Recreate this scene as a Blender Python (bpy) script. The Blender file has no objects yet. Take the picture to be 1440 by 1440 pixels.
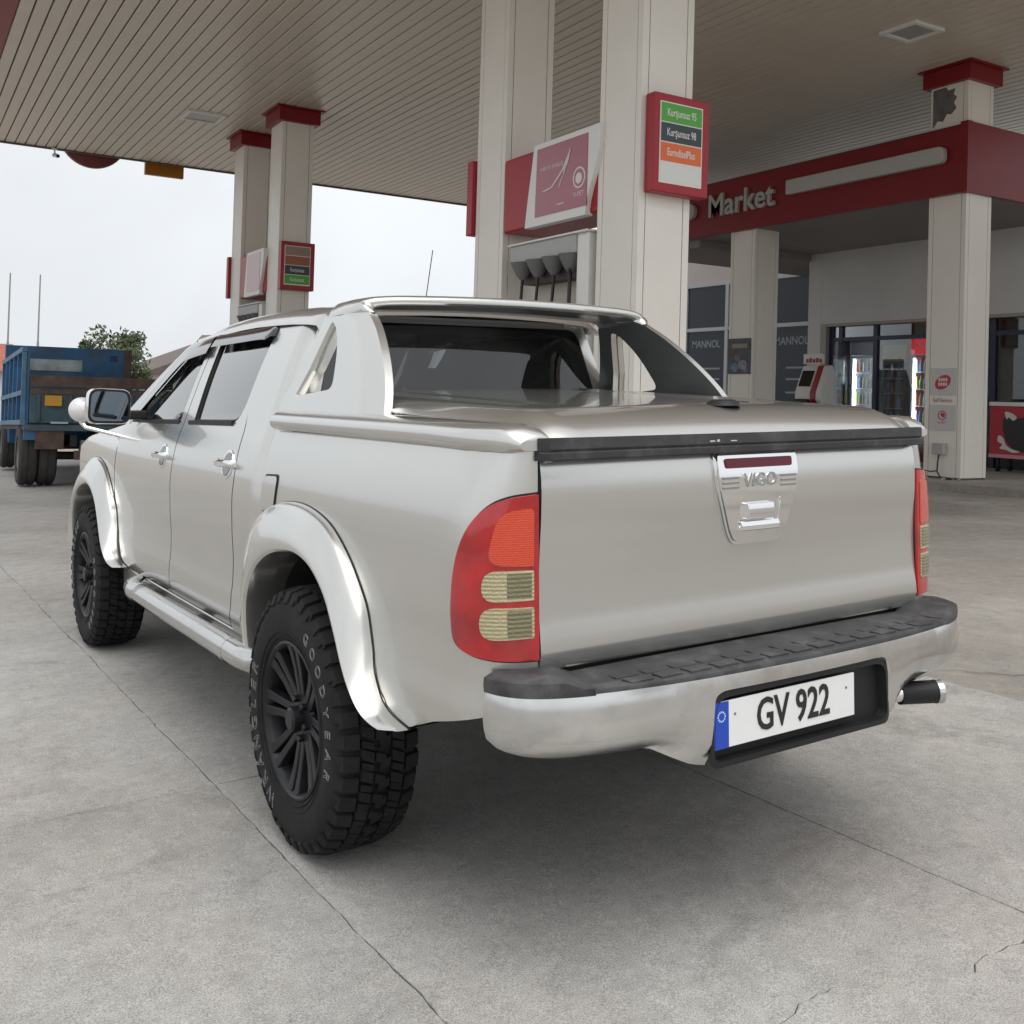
import bpy, bmesh, math, random
import numpy as np
from mathutils import Vector, Matrix, noise
from mathutils.geometry import delaunay_2d_cdt
random.seed(7)
R_ = math.radians
SC = bpy.context.scene
COL = SC.collection

# ------------------------------------------------------------------ camera
cam_d = bpy.data.cameras.new('camera')
cam = bpy.data.objects.new('camera', cam_d); COL.objects.link(cam)
_rt = Vector((0.85836133, -0.51219869, 0.02946746)); _up = Vector((-0.0345239, -0.00035945, 0.9994038)); _fw = Vector((0.51188273, 0.85886691, 0.01799165))
_m = Matrix((( _rt.x, _up.x, -_fw.x, -2.02271), (_rt.y, _up.y, -_fw.y, -3.03755), (_rt.z, _up.z, -_fw.z, 1.356433), (0, 0, 0, 1)))
cam.matrix_world = _m
cam_d.sensor_width = 36; cam_d.lens = 36.2946; cam_d.shift_x = 0.00463; cam_d.shift_y = -0.1310
cam_d.clip_start = 0.05; cam_d.clip_end = 4000
SC.camera = cam

# ------------------------------------------------------------------ sky and sun
SUN_EL, SUN_AZ = 68, 185          # degrees; azimuth measured from +Y towards +X
world = bpy.data.worlds.new('World'); SC.world = world; world.use_nodes = True
wn = world.node_tree; wn.nodes.clear()
w_out = wn.nodes.new('ShaderNodeOutputWorld'); w_bg = wn.nodes.new('ShaderNodeBackground')
w_sky = wn.nodes.new('ShaderNodeTexSky'); w_sky.sky_type = 'NISHITA'; w_sky.sun_disc = False
w_sky.sun_elevation = R_(SUN_EL); w_sky.sun_rotation = R_(SUN_AZ)
w_sky.air_density = 1.0; w_sky.dust_density = 6.0; w_sky.ozone_density = 1.0
w_hsv = wn.nodes.new('ShaderNodeHueSaturation'); w_hsv.inputs['Saturation'].default_value = 0.12
w_mix = wn.nodes.new('ShaderNodeMix'); w_mix.data_type = 'RGBA'; w_mix.inputs['Factor'].default_value = 0.72
w_mix.inputs[7].default_value = (9.3, 9.75, 10.3, 1)          # the even cloud layer
w_tc = wn.nodes.new('ShaderNodeTexCoord'); w_nz = wn.nodes.new('ShaderNodeTexNoise'); w_nz.inputs['Scale'].default_value = 2.2; w_nz.inputs['Detail'].default_value = 5; w_nz.inputs['Distortion'].default_value = 0.4
w_rg = wn.nodes.new('ShaderNodeMapRange'); w_rg.inputs[1].default_value = 0.3; w_rg.inputs[2].default_value = 0.7; w_rg.inputs[3].default_value = 0.86; w_rg.inputs[4].default_value = 1.10
w_cl = wn.nodes.new('ShaderNodeMix'); w_cl.data_type = 'RGBA'; w_cl.blend_type = 'MULTIPLY'; w_cl.inputs['Factor'].default_value = 1.0; w_cl.inputs[6].default_value = (9.3, 9.7, 10.1, 1)
wn.links.new(w_tc.outputs['Generated'], w_nz.inputs['Vector']); wn.links.new(w_nz.outputs[0], w_rg.inputs[0]); wn.links.new(w_rg.outputs[0], w_cl.inputs[7]); wn.links.new(w_cl.outputs[2], w_mix.inputs[7])
wn.links.new(w_sky.outputs[0], w_hsv.inputs['Color']); wn.links.new(w_hsv.outputs[0], w_mix.inputs[6])
wn.links.new(w_mix.outputs[2], w_bg.inputs['Color']); w_bg.inputs['Strength'].default_value = 0.092
wn.links.new(w_bg.outputs[0], w_out.inputs[0])
sun_d = bpy.data.lights.new('sun', 'SUN'); sun_d.energy = 1.1; sun_d.angle = R_(60); sun_d.color = (1.0, 0.965, 0.91)
sun = bpy.data.objects.new('sun', sun_d); COL.objects.link(sun)
_sd = Vector((math.sin(R_(SUN_AZ)) * math.cos(R_(SUN_EL)), math.cos(R_(SUN_AZ)) * math.cos(R_(SUN_EL)), math.sin(R_(SUN_EL))))
sun.rotation_euler = _sd.to_track_quat('Z', 'Y').to_euler(); sun.location = (-20, -30, 40)
SC.view_settings.view_transform = 'Standard'; SC.view_settings.look = 'None'
SC.view_settings.exposure = 0.45; SC.view_settings.gamma = 1.0
SC.render.engine = 'CYCLES'
SC.cycles.max_bounces = 10; SC.cycles.transparent_max_bounces = 12; SC.cycles.glossy_bounces = 5
SC.cycles.sample_clamp_indirect = 6.0

# ground frame: the forecourt (and the pickup on it) leans a little against the upright buildings
TG = Matrix(((0.99892205, -0.03701549, -0.02801062, 0), (0.03752038, 0.99913876, 0.01771904, 0), (0.02733062, -0.01875091, 0.99945057, 0), (0, 0, 0, 1)))
GN = Vector((-0.02801062, 0.01771904, 0.99945057))
def gz(x, y):                      # height of the forecourt under a point
    r = math.hypot(x, y); k = 1.0 if r < 45 else max(0.0, 1 - (r - 45) / 120)
    return -(GN.x * x + GN.y * y) / GN.z * k

# ------------------------------------------------------------------ materials
def srgb(r, g, b):
    f = lambda c: c / 12.92 if c <= 0.04045 else ((c + 0.055) / 1.055) ** 2.4
    return (f(r / 255), f(g / 255), f(b / 255), 1)
MATS = {}
def mat(name, col, rough=0.5, metal=0.0, coat=0.0, var=0.0, vscale=6.0, bump=0.0, bscale=60.0, dirt=0.0, spec=0.5, coat_rough=0.05, trans=0.0, emit=None, ior=1.5, dscale=2.2, dcol=(0.12, 0.1, 0.08, 1), rvar=0.0, alpha=1.0):
    if name in MATS: return MATS[name]
    m = bpy.data.materials.new(name); m.use_nodes = True; nt = m.node_tree; b = nt.nodes['Principled BSDF']
    if len(col) == 3: col = (*col, 1)
    b.inputs['Base Color'].default_value = col; b.inputs['Roughness'].default_value = rough; b.inputs['Metallic'].default_value = metal
    b.inputs['Coat Weight'].default_value = coat; b.inputs['Coat Roughness'].default_value = coat_rough
    b.inputs['Specular IOR Level'].default_value = spec; b.inputs['Transmission Weight'].default_value = trans; b.inputs['IOR'].default_value = ior
    b.inputs['Alpha'].default_value = alpha
    if emit: b.inputs['Emission Color'].default_value = (*emit[:3], 1); b.inputs['Emission Strength'].default_value = emit[3]
    tc = None
    def coord():
        nonlocal tc
        if tc is None: tc = nt.nodes.new('ShaderNodeTexCoord')
        return tc.outputs['Object']
    def nz(scale, detail=6, rgh=0.6):
        n = nt.nodes.new('ShaderNodeTexNoise'); n.inputs['Scale'].default_value = scale; n.inputs['Detail'].default_value = detail; n.inputs['Roughness'].default_value = rgh
        nt.links.new(coord(), n.inputs['Vector']); return n
    cur = None
    if var > 0:
        n = nz(vscale); r = nt.nodes.new('ShaderNodeMapRange'); r.inputs[1].default_value = 0.3; r.inputs[2].default_value = 0.7
        r.inputs[3].default_value = 1 - var; r.inputs[4].default_value = 1 + var; nt.links.new(n.outputs[0], r.inputs[0])
        x = nt.nodes.new('ShaderNodeMix'); x.data_type = 'RGBA'; x.blend_type = 'MULTIPLY'; x.inputs['Factor'].default_value = 1
        x.inputs[6].default_value = col; nt.links.new(r.outputs[0], x.inputs[7]); cur = x.outputs[2]
    if dirt > 0:
        n = nz(dscale, 8, 0.68); r = nt.nodes.new('ShaderNodeMapRange'); r.inputs[1].default_value = 0.5; r.inputs[2].default_value = 0.78; r.inputs[4].default_value = dirt
        nt.links.new(n.outputs[0], r.inputs[0])
        x = nt.nodes.new('ShaderNodeMix'); x.data_type = 'RGBA'; nt.links.new(r.outputs[0], x.inputs['Factor'])
        x.inputs[6].default_value = col
        if cur: nt.links.new(cur, x.inputs[6])
        x.inputs[7].default_value = dcol; cur = x.outputs[2]
    if cur: nt.links.new(cur, b.inputs['Base Color'])
    if rvar > 0:
        n = nz(4.0, 7, 0.65); r = nt.nodes.new('ShaderNodeMapRange'); r.inputs[1].default_value = 0.35; r.inputs[2].default_value = 0.7
        r.inputs[3].default_value = max(0.02, rough - rvar); r.inputs[4].default_value = rough + rvar; nt.links.new(n.outputs[0], r.inputs[0]); nt.links.new(r.outputs[0], b.inputs['Roughness'])
    if bump > 0:
        n = nz(bscale, 4); bp = nt.nodes.new('ShaderNodeBump'); bp.inputs['Strength'].default_value = bump; bp.inputs['Distance'].default_value = 0.004
        nt.links.new(n.outputs[0], bp.inputs['Height']); nt.links.new(bp.outputs[0], b.inputs['Normal'])
    MATS[name] = m; return m
def glass(name, tint=(0.9, 0.95, 0.93), refl=1.0, dark=1.0):
    """thin window pane: clear tinted, with a real mirror part by angle"""
    if name in MATS: return MATS[name]
    m = bpy.data.materials.new(name); m.use_nodes = True; nt = m.node_tree; nt.nodes.clear()
    o = nt.nodes.new('ShaderNodeOutputMaterial'); t = nt.nodes.new('ShaderNodeBsdfTransparent'); t.inputs[0].default_value = (*[c * dark for c in tint], 1)
    g = nt.nodes.new('ShaderNodeBsdfGlossy'); g.inputs['Roughness'].default_value = 0.015; g.inputs[0].default_value = (1, 1, 1, 1)
    f = nt.nodes.new('ShaderNodeFresnel'); f.inputs[0].default_value = 1.5
    mu = nt.nodes.new('ShaderNodeMath'); mu.operation = 'MULTIPLY'; mu.inputs[1].default_value = 1.9 * refl; mu.use_clamp = True
    x = nt.nodes.new('ShaderNodeMixShader')
    nt.links.new(f.outputs[0], mu.inputs[0]); nt.links.new(mu.outputs[0], x.inputs[0]); nt.links.new(t.outputs[0], x.inputs[1]); nt.links.new(g.outputs[0], x.inputs[2]); nt.links.new(x.outputs[0], o.inputs[0])
    MATS[name] = m; return m

# ------------------------------------------------------------------ mesh helpers
def tag(o, label=None, cat=None, group=None, kind=None):
    if label: o['label'] = label
    if cat: o['category'] = cat
    if group: o['group'] = group
    if kind: o['kind'] = kind
    return o
def empty(name, loc=(0, 0, 0), rz=0.0, label=None, cat=None, group=None):
    o = bpy.data.objects.new(name, None); COL.objects.link(o); o.location = loc; o.rotation_euler = (0, 0, rz); o.empty_display_size = 0.1
    return tag(o, label, cat, group)
def mesh_obj(name, verts, faces, m=None, parent=None, smooth=None, normals=None, loc=None, rz=0.0):
    me = bpy.data.meshes.new(name); me.from_pydata([tuple(v) for v in verts], [], [tuple(f) for f in faces]); me.update()
    if normals is not None:
        me.polygons.foreach_set('use_smooth', [True] * len(me.polygons)); me.normals_split_custom_set_from_vertices([tuple(n) for n in normals])
    elif smooth is not None:
        me.polygons.foreach_set('use_smooth', [True] * len(me.polygons)); me.set_sharp_from_angle(angle=R_(smooth))
    if m: me.materials.append(m)
    o = bpy.data.objects.new(name, me); COL.objects.link(o)
    if parent: o.parent = parent
    if loc is not None: o.location = loc
    if rz: o.rotation_euler = (0, 0, rz)
    return o
def copy_tree(o, parent=None):
    c = o.copy(); COL.objects.link(c); c.parent = parent
    for ch in list(o.children): copy_tree(ch, c)
    return c
class MB:
    """collects shapes; build() links them as one mesh object"""
    def __init__(s): s.v = []; s.f = []
    def add(s, verts, faces):
        k = len(s.v); s.v += [tuple(v) for v in verts]; s.f += [tuple(i + k for i in f) for f in faces]; return s
    def box(s, x0, x1, y0, y1, z0, z1):
        v = [(x, y, z) for z in (z0, z1) for y in (y0, y1) for x in (x0, x1)]
        return s.add(v, [(0, 2, 3, 1), (4, 5, 7, 6), (0, 1, 5, 4), (2, 6, 7, 3), (0, 4, 6, 2), (1, 3, 7, 5)])
    def hexa(s, p):      # 8 points: bottom 4 ccw, top 4 ccw
        return s.add(p, [(3, 2, 1, 0), (4, 5, 6, 7), (0, 1, 5, 4), (1, 2, 6, 5), (2, 3, 7, 6), (3, 0, 4, 7)])
    def loft(s, secs, close_u=True, cap=True):
        n = len(secs[0]); v = [p for q in secs for p in q]; f = []
        for i in range(len(secs) - 1):
            for j in range(n if close_u else n - 1):
                a = i * n + j; b = i * n + (j + 1) % n; f.append((a, b, b + n, a + n))
        if cap and close_u: f.append(tuple(range(n - 1, -1, -1))); f.append(tuple(range((len(secs) - 1) * n, len(secs) * n)))
        return s.add(v, f)
    def tube(s, path, r, n=10, cap=True):
        path = [Vector(p) for p in path]; secs = []; prev = None
        for i, p in enumerate(path):
            d = (path[min(i + 1, len(path) - 1)] - path[max(i - 1, 0)]).normalized()
            if prev is None: a = d.orthogonal().normalized()
            else: a = (prev - d * prev.dot(d)).normalized()
            prev = a; b = d.cross(a); rr = r[i] if isinstance(r, (list, tuple)) else r
            secs.append([p + (a * math.cos(2 * math.pi * k / n) + b * math.sin(2 * math.pi * k / n)) * rr for k in range(n)])
        return s.loft(secs, True, cap)
    def lathe(s, prof, n=48, axis='x', c=(0, 0, 0), closed=False):
        secs = []
        for k in range(n):
            t = 2 * math.pi * k / n; q = []
            for (r, h) in prof:
                a, b = r * math.cos(t), r * math.sin(t)
                q.append({'x': (c[0] + h, c[1] + a, c[2] + b), 'y': (c[0] + a, c[1] + h, c[2] + b), 'z': (c[0] + a, c[1] + b, c[2] + h)}[axis])
            secs.append(q)
        m = len(prof); v = [p for q in secs for p in q]; f = []
        for i in range(n):
            for j in range(m if closed else m - 1):
                a = i * m + j; b = i * m + (j + 1) % m; cc = ((i + 1) % n) * m
                f.append((a, b, cc + (j + 1) % m, cc + j))
        return s.add(v, f)
    def prism(s, poly, fn0, fn1):
        """poly of 2D points; fn0/fn1 map to the 3D near and far outline"""
        n = len(poly); v = [fn0(*p) for p in poly] + [fn1(*p) for p in poly]
        return s.add(v, [tuple(range(n)), tuple(range(2 * n - 1, n - 1, -1))] + [(i, i + n, (i + 1) % n + n, (i + 1) % n) for i in range(n)])
    def build(s, name, m, parent=None, smooth=None, bevel=0.0, seg=2, loc=None, rz=0.0, fix=True):
        o = mesh_obj(name, s.v, s.f, m, parent, smooth, None, loc, rz)
        if fix:
            bm = bmesh.new(); bm.from_mesh(o.data); bmesh.ops.recalc_face_normals(bm, faces=bm.faces); bm.to_mesh(o.data); bm.free()
            if smooth is not None: o.data.polygons.foreach_set('use_smooth', [True] * len(o.data.polygons)); o.data.set_sharp_from_angle(angle=R_(smooth))
        if bevel > 0:
            b = o.modifiers.new('bevel', 'BEVEL'); b.width = bevel; b.segments = seg; b.limit_method = 'ANGLE'; b.angle_limit = R_(32); b.harden_normals = True
            if smooth is None: o.data.polygons.foreach_set('use_smooth', [True] * len(o.data.polygons)); o.data.set_sharp_from_angle(angle=R_(32))
        return o
def pchip(xs, ys):
    xs = np.array(xs, float); ys = np.array(ys, float); h = np.diff(xs); d = np.diff(ys) / h; m = np.zeros(len(xs)); m[0], m[-1] = d[0], d[-1]
    for i in range(1, len(xs) - 1):
        if d[i - 1] * d[i] > 0: w1 = 2 * h[i] + h[i - 1]; w2 = h[i] + 2 * h[i - 1]; m[i] = (w1 + w2) / (w1 / d[i - 1] + w2 / d[i])
    def f(x):
        x = min(max(x, xs[0]), xs[-1]); i = min(max(int(np.searchsorted(xs, x)) - 1, 0), len(h) - 1); t = (x - xs[i]) / h[i]
        return float((1 + 2 * t) * (1 - t) ** 2 * ys[i] + t * (1 - t) ** 2 * h[i] * m[i] + t * t * (3 - 2 * t) * ys[i + 1] + t * t * (t - 1) * h[i] * m[i + 1])
    return f
def catmull(p, n=6, closed=False):
    p = [np.array(q, float) for q in p]; out = []; N = len(p)
    for i in range(N if closed else N - 1):
        a, b, c, d = (p[(i - 1) % N], p[i], p[(i + 1) % N], p[(i + 2) % N]) if closed else (p[max(i - 1, 0)], p[i], p[i + 1], p[min(i + 2, N - 1)])
        for k in range(n):
            t = k / n; out.append(tuple(0.5 * (2 * b + (c - a) * t + (2 * a - 5 * b + 4 * c - d) * t * t + (3 * b - a - 3 * c + d) * t ** 3)))
    if not closed: out.append(tuple(p[-1]))
    return out
def rnd(poly, r, n=5):
    """polygon with rounded corners; r a number or one per corner"""
    out = []; N = len(poly)
    for i in range(N):
        p = Vector(poly[i]); a = Vector(poly[i - 1]); b = Vector(poly[(i + 1) % N]); rr = r[i] if isinstance(r, (list, tuple)) else r
        if rr <= 0: out.append(tuple(p)); continue
        la, lb = (a - p).length, (b - p).length; q0 = p + (a - p) * min(rr / la, 0.49); q1 = p + (b - p) * min(rr / lb, 0.49)
        for k in range(n + 1):
            t = k / n; out.append(tuple(q0 * (1 - t) ** 2 + p * 2 * t * (1 - t) + q1 * t * t))
    return out
def inside(x, y, poly):
    c = False; j = len(poly) - 1
    for i in range(len(poly)):
        xi, yi = poly[i]; xj, yj = poly[j]
        if (yi > y) != (yj > y) and x < (xj - xi) * (y - yi) / (yj - yi) + xi: c = not c
        j = i
    return c
def resample(poly, res):
    out = []
    for i in range(len(poly)):
        a, b = Vector(poly[i]), Vector(poly[(i + 1) % len(poly)]); n = max(1, int(math.ceil((b - a).length / res)))
        for k in range(n): out.append(tuple(a + (b - a) * (k / n)))
    return out
def panel(name, outline, fmap, m, parent, holes=(), res=0.03, depth=0.02, flip=False, edge=None):
    """a curved sheet: 2D outline (with holes) laid on the surface fmap(u, v), with a folded edge going inwards"""
    loops = [resample(outline, res)] + [resample(h, res) for h in holes]
    pts = []; edges = []
    for L in loops:
        k = len(pts); pts += L; edges += [(k + i, k + (i + 1) % len(L)) for i in range(len(L))]
    us = [p[0] for p in outline]; vs = [p[1] for p in outline]; nb = len(pts); B_ = np.array(pts)
    u = min(us) + res * 0.5
    while u < max(us):
        v = min(vs) + res * 0.5
        while v < max(vs):
            if inside(u, v, outline) and not any(inside(u, v, h) for h in holes) and np.min((B_[:, 0] - u) ** 2 + (B_[:, 1] - v) ** 2) > (0.5 * res) ** 2: pts.append((u, v))
            v += res
        u += res
    r = delaunay_2d_cdt([Vector(p) for p in pts], edges, [], 2, 1e-6)
    vv = [(p.x, p.y) for p in r[0]]; e = 1e-3; V = []; Nn = []
    def nrm(a, b):
        du = Vector(fmap(a + e, b)) - Vector(fmap(a - e, b)); dv = Vector(fmap(a, b + e)) - Vector(fmap(a, b - e)); k = du.cross(dv)
        return (-k if flip else k).normalized() if k.length > 1e-14 else Vector((0, 0, 1))
    for a, b in vv: V.append(Vector(fmap(a, b))); Nn.append(nrm(a, b))
    F = []
    for f in r[2]:
        f = list(f); cu = sum(vv[i][0] for i in f) / len(f); cv = sum(vv[i][1] for i in f) / len(f)
        if not inside(cu, cv, outline) or any(inside(cu, cv, h) for h in holes): continue
        c = (V[f[1]] - V[f[0]]).cross(V[f[2]] - V[f[0]])
        if c.dot(Nn[f[0]]) < 0: f.reverse()
        F.append(f)
    # folded edges
    cnt = {}
    for f in F:
        for i in range(len(f)): a, b = f[i], f[(i + 1) % len(f)]; cnt[(a, b)] = cnt.get((a, b), 0) + 1
    bnd = [(a, b) for (a, b) in cnt if (b, a) not in cnt]; nf = len(F)
    for a, b in bnd:
        d = (V[b] - V[a]).normalized(); sn = d.cross(Nn[a]).normalized(); k = len(V)
        V += [V[a], V[b], V[b] - Nn[b] * depth, V[a] - Nn[a] * depth]; Nn += [(sn + Nn[a] * 0.5).normalized(), (sn + Nn[b] * 0.5).normalized(), sn, sn]
        F.append([k + 1, k, k + 3, k + 2])
    o = mesh_obj(name, V, F, m, parent, normals=Nn)
    if edge:
        o.data.materials.append(edge)
        for k in range(nf, len(F)): o.data.polygons[k].material_index = 1
    return o
_txt = {}
def text(name, body, size, m, parent, mw, depth=0.002, sx=1.0, align='CENTER', bold=0.0, hollow=0.0):
    """raised lettering; mw places it (text lies in its local XY plane)"""
    c = bpy.data.curves.new(name, 'FONT'); c.body = body; c.size = size; c.align_x = align; c.align_y = 'CENTER'; c.extrude = depth; c.offset = bold; c.resolution_u = 3
    if hollow: c.fill_mode = 'NONE'; c.extrude = 0; c.bevel_depth = hollow; c.bevel_resolution = 0
    t = bpy.data.objects.new(name, c); COL.objects.link(t); dg = bpy.context.evaluated_depsgraph_get()
    me = bpy.data.meshes.new_from_object(t.evaluated_get(dg)); bpy.data.objects.remove(t); bpy.data.curves.remove(c)
    me.transform(Matrix.Diagonal((sx, 1, 1, 1))); me.name = name; me.materials.clear(); me.materials.append(m)
    o = bpy.data.objects.new(name, me); COL.objects.link(o)
    if parent: o.parent = parent
    o.matrix_local = mw; return o
def axes(o, x, y, z):
    return Matrix(((x[0], y[0], z[0], o[0]), (x[1], y[1], z[1], o[1]), (x[2], y[2], z[2], o[2]), (0, 0, 0, 1)))
# ------------------------------------------------------------------ pickup materials
PAINT = mat('silver_paint', (0.60, 0.592, 0.565), 0.25, 0.86, 0.8, var=0.015, vscale=1.3, coat_rough=0.04)
PAINT_IN = mat('grey_primer_inside', (0.16, 0.165, 0.165), 0.55)
BLACK_PL = mat('black_plastic', (0.013, 0.013, 0.014), 0.5, spec=0.35, bump=0.15, bscale=400)
GREY_PL = mat('grey_step_plastic', (0.045, 0.044, 0.047), 0.55, spec=0.35, bump=0.3, bscale=300, var=0.25, vscale=9, dirt=0.6, dscale=9, dcol=(0.15, 0.145, 0.14, 1))
CHROME = mat('chrome', (0.82, 0.82, 0.82), 0.08, 1.0, rvar=0.05)
BUMP_CH = mat('worn_bumper_chrome', (0.66, 0.655, 0.64), 0.2, 1.0, rvar=0.10, var=0.08, vscale=5, dirt=0.5, dscale=5.5, dcol=(0.30, 0.285, 0.27, 1))
STEEL = mat('brushed_step_tube', (0.58, 0.58, 0.57), 0.2, 1.0, rvar=0.12, dirt=0.25, dscale=6, dcol=(0.3, 0.29, 0.28, 1))
DARKM = mat('underbody_black', (0.012, 0.012, 0.012), 0.8, dirt=0.4, dscale=5, dcol=(0.04, 0.035, 0.03, 1))
RUBBER = mat('tyre_rubber', (0.012, 0.0117, 0.012), 0.8, spec=0.3, bump=0.3, bscale=160, var=0.3, vscale=12, dirt=0.4, dscale=9, dcol=(0.045, 0.042, 0.04, 1))
RIMM = mat('matt_black_rim', (0.011, 0.011, 0.014), 0.42, 0.3, dirt=0.5, dscale=8, dcol=(0.05, 0.05, 0.055, 1))
WHITE_L = mat('white_outline_letter', (0.27, 0.27, 0.265), 0.8, dirt=0.6, dscale=25, dcol=(0.05, 0.05, 0.05, 1))
RED_L = mat('red_lens', (0.40, 0.003, 0.006), 0.05, 0.0, 1.0, var=0.35, vscale=9)
REDD_L = mat('dark_red_lens', (0.10, 0.004, 0.012), 0.25, 0.0, 0.15, spec=0.3)
SEAMB = mat('panel_gap_shade', (0.03, 0.03, 0.03), 0.9, spec=0.1)  # folded panel edges coloured dark, standing in for shade in the gaps
INTER = mat('dark_interior', (0.03, 0.03, 0.032), 0.8)
SEATM = mat('seat_fabric', (0.06, 0.062, 0.066), 0.9)
GL_DARK = glass('tinted_rear_glass', (0.17, 0.18, 0.19), 0.95)
GL_SIDE = glass('tinted_side_glass', (0.42, 0.44, 0.45), 1.1)
GL_FRONT = glass('clear_door_glass', (0.82, 0.90, 0.87), 1.0)
def lens_mat(name, c0, c1, sc):
    m = bpy.data.materials.new(name); m.use_nodes = True; nt = m.node_tree; b = nt.nodes['Principled BSDF']
    tc = nt.nodes.new('ShaderNodeTexCoord'); w = nt.nodes.new('ShaderNodeTexChecker') if False else nt.nodes.new('ShaderNodeTexWave')
    w.bands_direction = 'Z'; w.inputs['Scale'].default_value = sc; w.inputs['Distortion'].default_value = 0.5; w.inputs['Detail'].default_value = 2; w.inputs['Detail Scale'].default_value = 3
    v = nt.nodes.new('ShaderNodeTexVoronoi'); v.inputs['Scale'].default_value = sc * 4.5
    nt.links.new(tc.outputs['Object'], w.inputs['Vector']); nt.links.new(tc.outputs['Object'], v.inputs['Vector'])
    x = nt.nodes.new('ShaderNodeMix'); x.data_type = 'RGBA'; x.inputs[6].default_value = (*c0, 1); x.inputs[7].default_value = (*c1, 1)
    nt.links.new(w.outputs['Fac'], x.inputs['Factor']); nt.links.new(x.outputs[2], b.inputs['Base Color'])
    bp = nt.nodes.new('ShaderNodeBump'); bp.inputs['Strength'].default_value = 0.5; bp.inputs['Distance'].default_value = 0.003
    nt.links.new(v.outputs['Distance'], bp.inputs['Height']); nt.links.new(bp.outputs[0], b.inputs['Normal'])
    b.inputs['Roughness'].default_value = 0.16; b.inputs['Coat Weight'].default_value = 1.0; MATS[name] = m; return m
AMBER_L = lens_mat('orange_lens', (0.52, 0.016, 0.004), (0.68, 0.07, 0.007), 60)
CLEAR_L = lens_mat('clear_lens', (0.55, 0.48, 0.29), (0.27, 0.23, 0.12), 34)
CLEAR_D = lens_mat('olive_lens', (0.24, 0.22, 0.11), (0.10, 0.09, 0.045), 30)

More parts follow.
